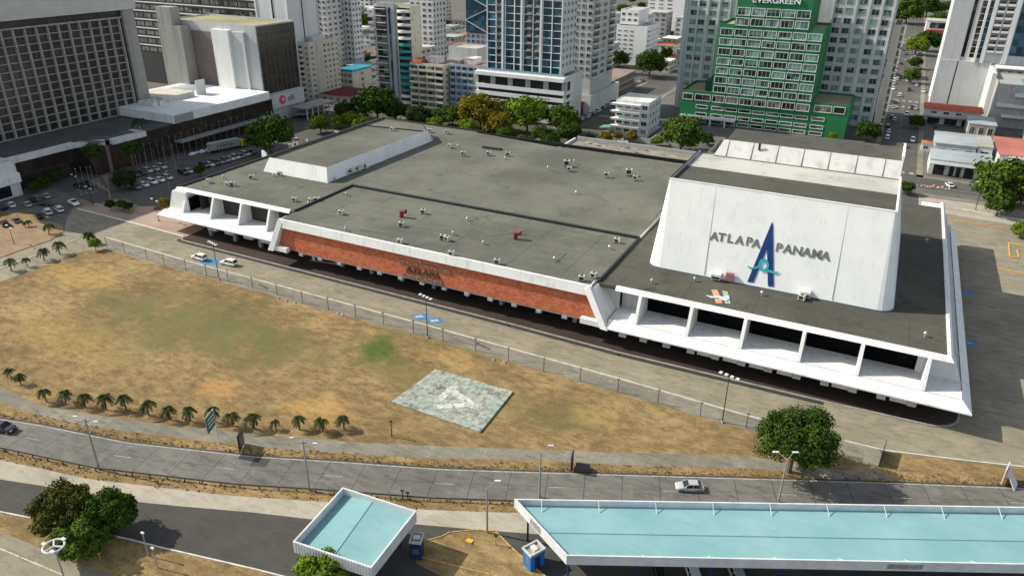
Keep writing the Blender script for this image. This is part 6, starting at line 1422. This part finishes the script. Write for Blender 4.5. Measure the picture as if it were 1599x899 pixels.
# ================================================================== THINGS ON THE ROOFS
def ac(px, z, label, s=1.0, kind='box'):
    p = at(px[0], px[1], z + .5); t = empty('roof_unit', (p.x, p.y, z), label, 'roof unit', 'ventilation units on the grey roofs', R((px[0] * 7) % 40 - 20))
    if kind == 'box':
        m = MB(); m.box(-.65 * s, .65 * s, -.5 * s, .5 * s, .25, .25 + 1.0 * s); part('casing', m, plain('unit_casing', (.52, .52, .47), .6, .25, 2), t); m = MB(); m.tube((0, 0, .25 + s * 1.0), (0, 0, .32 + s * 1.0), .36 * s, None, 12); part('fan', m, black, t.children[0])
        m = MB(); m.box(-.45 * s, .45 * s, -.53 * s, -.505 * s, .4, 1.05 * s); part('grille', m, black, t.children[0]); m = MB(); m.box(-.7 * s, -.5 * s, -.4 * s, .4 * s, 0, .249); m.box(.5 * s, .7 * s, -.4 * s, .4 * s, 0, .249); part('skid', m, conc, t)
    else:
        m = MB(); m.tube((0, 0, 0), (0, 0, .8 * s), .18 * s, None, 8); part('pipe', m, steel, t); m = MB(); m.tube((0, 0, .8 * s), (0, 0, 1.1 * s), .4 * s, .15 * s, 10); part('cowl', m, steel, t)
aw = [((1, 1), 0)]
ups = [((533, 332), 12.25, 'b'), ((627, 351), 12.25, 'b'), ((625, 377), 12.25, 'b'), ((691, 371), 12.25, 'b'), ((698, 373), 12.25, 'b'), ((705, 396), 12.25, 'b'), ((776, 409), 12.25, 'b'), ((661, 331), 12.25, 'b'), ((708, 364), 12.25, 'v'), ((755, 379), 12.25, 'v'), ((730, 342), 12.25, 'v'), ((541, 303), 12.25, 'v'), ((908, 435), 12.25, 'b'), ((927, 430), 12.25, 'b'), ((866, 404), 12.25, 'v'), ((963, 376), 12.25, 'b'), ((952, 386), 12.25, 'v'), ((813, 363), 12.25, 'v'), ((540, 357), 12.25, 'v'),
       ((460, 312), 12, 'b'), ((486, 313), 12, 'b'), ((495, 312), 12, 'b'), ((482, 317), 12, 'v'), ((437, 272), 12, 'b'), ((427, 274), 12, 'v'), ((326, 283), 12, 'b'), ((356, 288), 12, 'b'), ((364, 288), 12, 'b'), ((349, 276), 12, 'v'), ((393, 277), 12, 'b'), ((482, 252), 12, 'v'), ((523, 280), 12, 'v'), ((461, 238), 12, 'v'), ((455, 228), 12, 'b'), ((462, 226), 12, 'b'), ((416, 241), 12, 'v'), ((480, 220), 12, 'v'), ((526, 208), 12, 'b'),
       ((548, 268), 12.6, 'b'), ((560, 264), 12.6, 'b'), ((572, 260), 12.6, 'b'), ((613, 202), 16, 'b'), ((671, 204), 12.3, 'b'), ((676, 217), 12.3, 'v'), ((698, 206), 12.3, 'b'), ((703, 228), 12.8, 'b'), ((715, 228), 12.8, 'v'), ((723, 240), 13, 'b'), ((763, 240), 13, 'b'), ((793, 241), 13, 'b'), ((789, 247), 13, 'v'), ((885, 256), 13.6, 'B'), ((889, 264), 13.6, 'b'), ((856, 262), 13.6, 'v'), ((947, 273), 13.8, 'b'), ((982, 270), 14, 'B'), ((992, 278), 14, 'b'), ((897, 252), 13.6, 'v'), ((900, 301), 13.5, 'v'),
       ((1252, 465), 12, 'b'), ((1190, 458), 12, 'v'), ((1447, 376), 12, 'v'), ((1395, 446), 12, 'v'), ((1445, 522), 12, 'v'), ((1085, 436), 12, 'v'), ((1018, 439), 12, 'v')]
for i, (p_, z_, k_) in enumerate(ups):
    where = 'the left wing roof' if z_ == 12 and p_[0] < 560 else 'the dark right wing roof' if z_ == 12 else 'the raised block' if z_ == 16 else 'the front roof above the brick wall' if z_ == 12.25 else 'the big main roof'
    ac(p_, z_, '%s on %s' % ('pale fan unit casting a short shadow' if k_ != 'v' else 'small vent cowl', where), 1.45 if k_ == 'B' else 1.0, 'v' if k_ == 'v' else 'box')
    o = [q for q in COL.objects if q.parent is None][-1]
by = {}
for o in COL.objects:
    if o.parent is None and o.name.startswith('roof_unit'): o['group'] = o['label'] .replace('pale fan unit casting a short shadow', 'fan units').replace('small vent cowl', 'vent cowls')
redm = plain('rusted_red', (.16, .02, .015), .7, .3, 2)
for q, lab in (((627, 336), 'rusty red duct elbow standing on the front roof, left of two'), ((805, 370), 'rusty red duct elbow standing on the front roof, right of two')):
    p = at(q[0], q[1], 12.8); t = empty('duct_elbow', (p.x, p.y, 12.25), lab, 'duct'); m = MB(); m.tube((0, 0, 0), (0, 0, 1.4), .55, .5, 10); part('riser', m, redm, t); m = MB(); m.tube((-.3, 0, 1.5), (1.3, .2, 1.7), .45, .62, 10); part('mouth', m, redm, t)
# loose lettering lying on the roof below the emblem
p = at(1122, 463, 12.1); t = empty('old_sign_panel', (p.x, p.y, 12.02), 'dismantled orange and teal sign panels lying on the dark roof under the emblem', 'sign panels', None, R(0))
def rp(nm, pts, z, mt): m = MB(); q = [at(a / 5.286 + 1100, b / 5.286 + 320, 12.1) - Vector((p.x, p.y, 12.02)) for a, b in pts]; m.extrude_poly([Vector((v.x, v.y, z)) for v in q], (0, 0, .1)); part(nm, m, mt, t)
rp('orange_panel', [(58, 700), (108, 700), (150, 810), (98, 812)], .02, plain('faded_orange', (.62, .30, .18), .7, .2, 2)); rp('teal_panel', [(148, 705), (190, 715), (218, 815), (170, 812)], .02, plain('faded_sage', (.36, .40, .30), .7, .3, 2)); rp('wave_piece', [(12, 748), (70, 758), (120, 752), (150, 762), (200, 750), (208, 775), (180, 795), (150, 790), (120, 768), (60, 772)], .14, plain('pale_teal', (.45, .62, .62), .6))
m = MB(); pts = pxpoly([(384, 266), (400, 276), (415, 281), (424, 290), (430, 297), (452, 309)], 12.03)
# fallen rubble in the annex yard, its pale walls
yw = empty('yard_wall', (-75, 238, 0), 'long pale parapet of the annex yard behind the main roof', 'wall'); m = MB(); m.box(-101, -47.5, 237.8, 238.5, 0, 10.8); m.box(-101, -100.3, 238.51, 254, 0, 10.6); m.build('parapet', white2, yw); m = MB(); m.box(-100.2, -47.5, 238.6, 254.5, 0, 9.8); m.build('roof', MATS['stained_yard'], yw); m = MB(); m.box(-100.2, -47.5, 254.6, 255.1, 0, 11); m.build('rear_wall', grey_w, yw)
r_ = random.Random(2)
m = MB()
for k in range(40):
    x, y = r_.uniform(-98, -50), r_.uniform(240, 253); s = r_.uniform(.2, .8); m.box(x, x + s * 1.6, y, y + s, 9.8, 9.8 + s * .5)
tag(m.build('rubble', plain('rubble_grey', (.20, .18, .15), .9, .4, 1)), 'scattered rubble on the stained annex roof', 'rubble', None, 'stuff')
for q, lab in (((1452, 292), 'pink and white rubbish heap beside the street behind the tower'),):
    p = at(*q); m = MB()
    for k in range(24): x, y = p.x + r_.uniform(-4.5, 6), p.y + r_.uniform(-1, 1); s = r_.uniform(.3, .9); m.hexa([(x, y, 0), (x + s, y + .1, 0), (x + s, y + s, 0), (x, y + s, 0)], [(x + .2, y + .2, s * .6), (x + s * .7, y, s * .5), (x + s * .6, y + s, s * .8), (x, y + s * .7, s * .4)])
    tag(m.build('rubbish_heap', plain('pink_rubbish', (.5, .28, .26), .8, .6, 1.2)), lab, 'rubbish', None, 'stuff')
# rocks and litter on the lawn edge
for i, (a, b) in enumerate(((434, 466), (446, 470), (460, 473), (527, 489), (534, 492), (1105 / 3 + 401.5, 562), (1160 / 3 + 400, 566))):
    p = at(a, b); m = MB(); r2 = random.Random(i); m.hexa([(p.x - .5, p.y - .25, 0), (p.x + .5, p.y - .3, 0), (p.x + .55, p.y + .3, 0), (p.x - .4, p.y + .3, 0)], [(p.x - .3, p.y - .2, .3), (p.x + .35, p.y - .15, .36), (p.x + .3, p.y + .2, .28), (p.x - .3, p.y + .15, .34)]); tag(m.build('stone', conc), 'grey stone lying at the lawn edge near the fence', 'stone', 'stones along the fence')
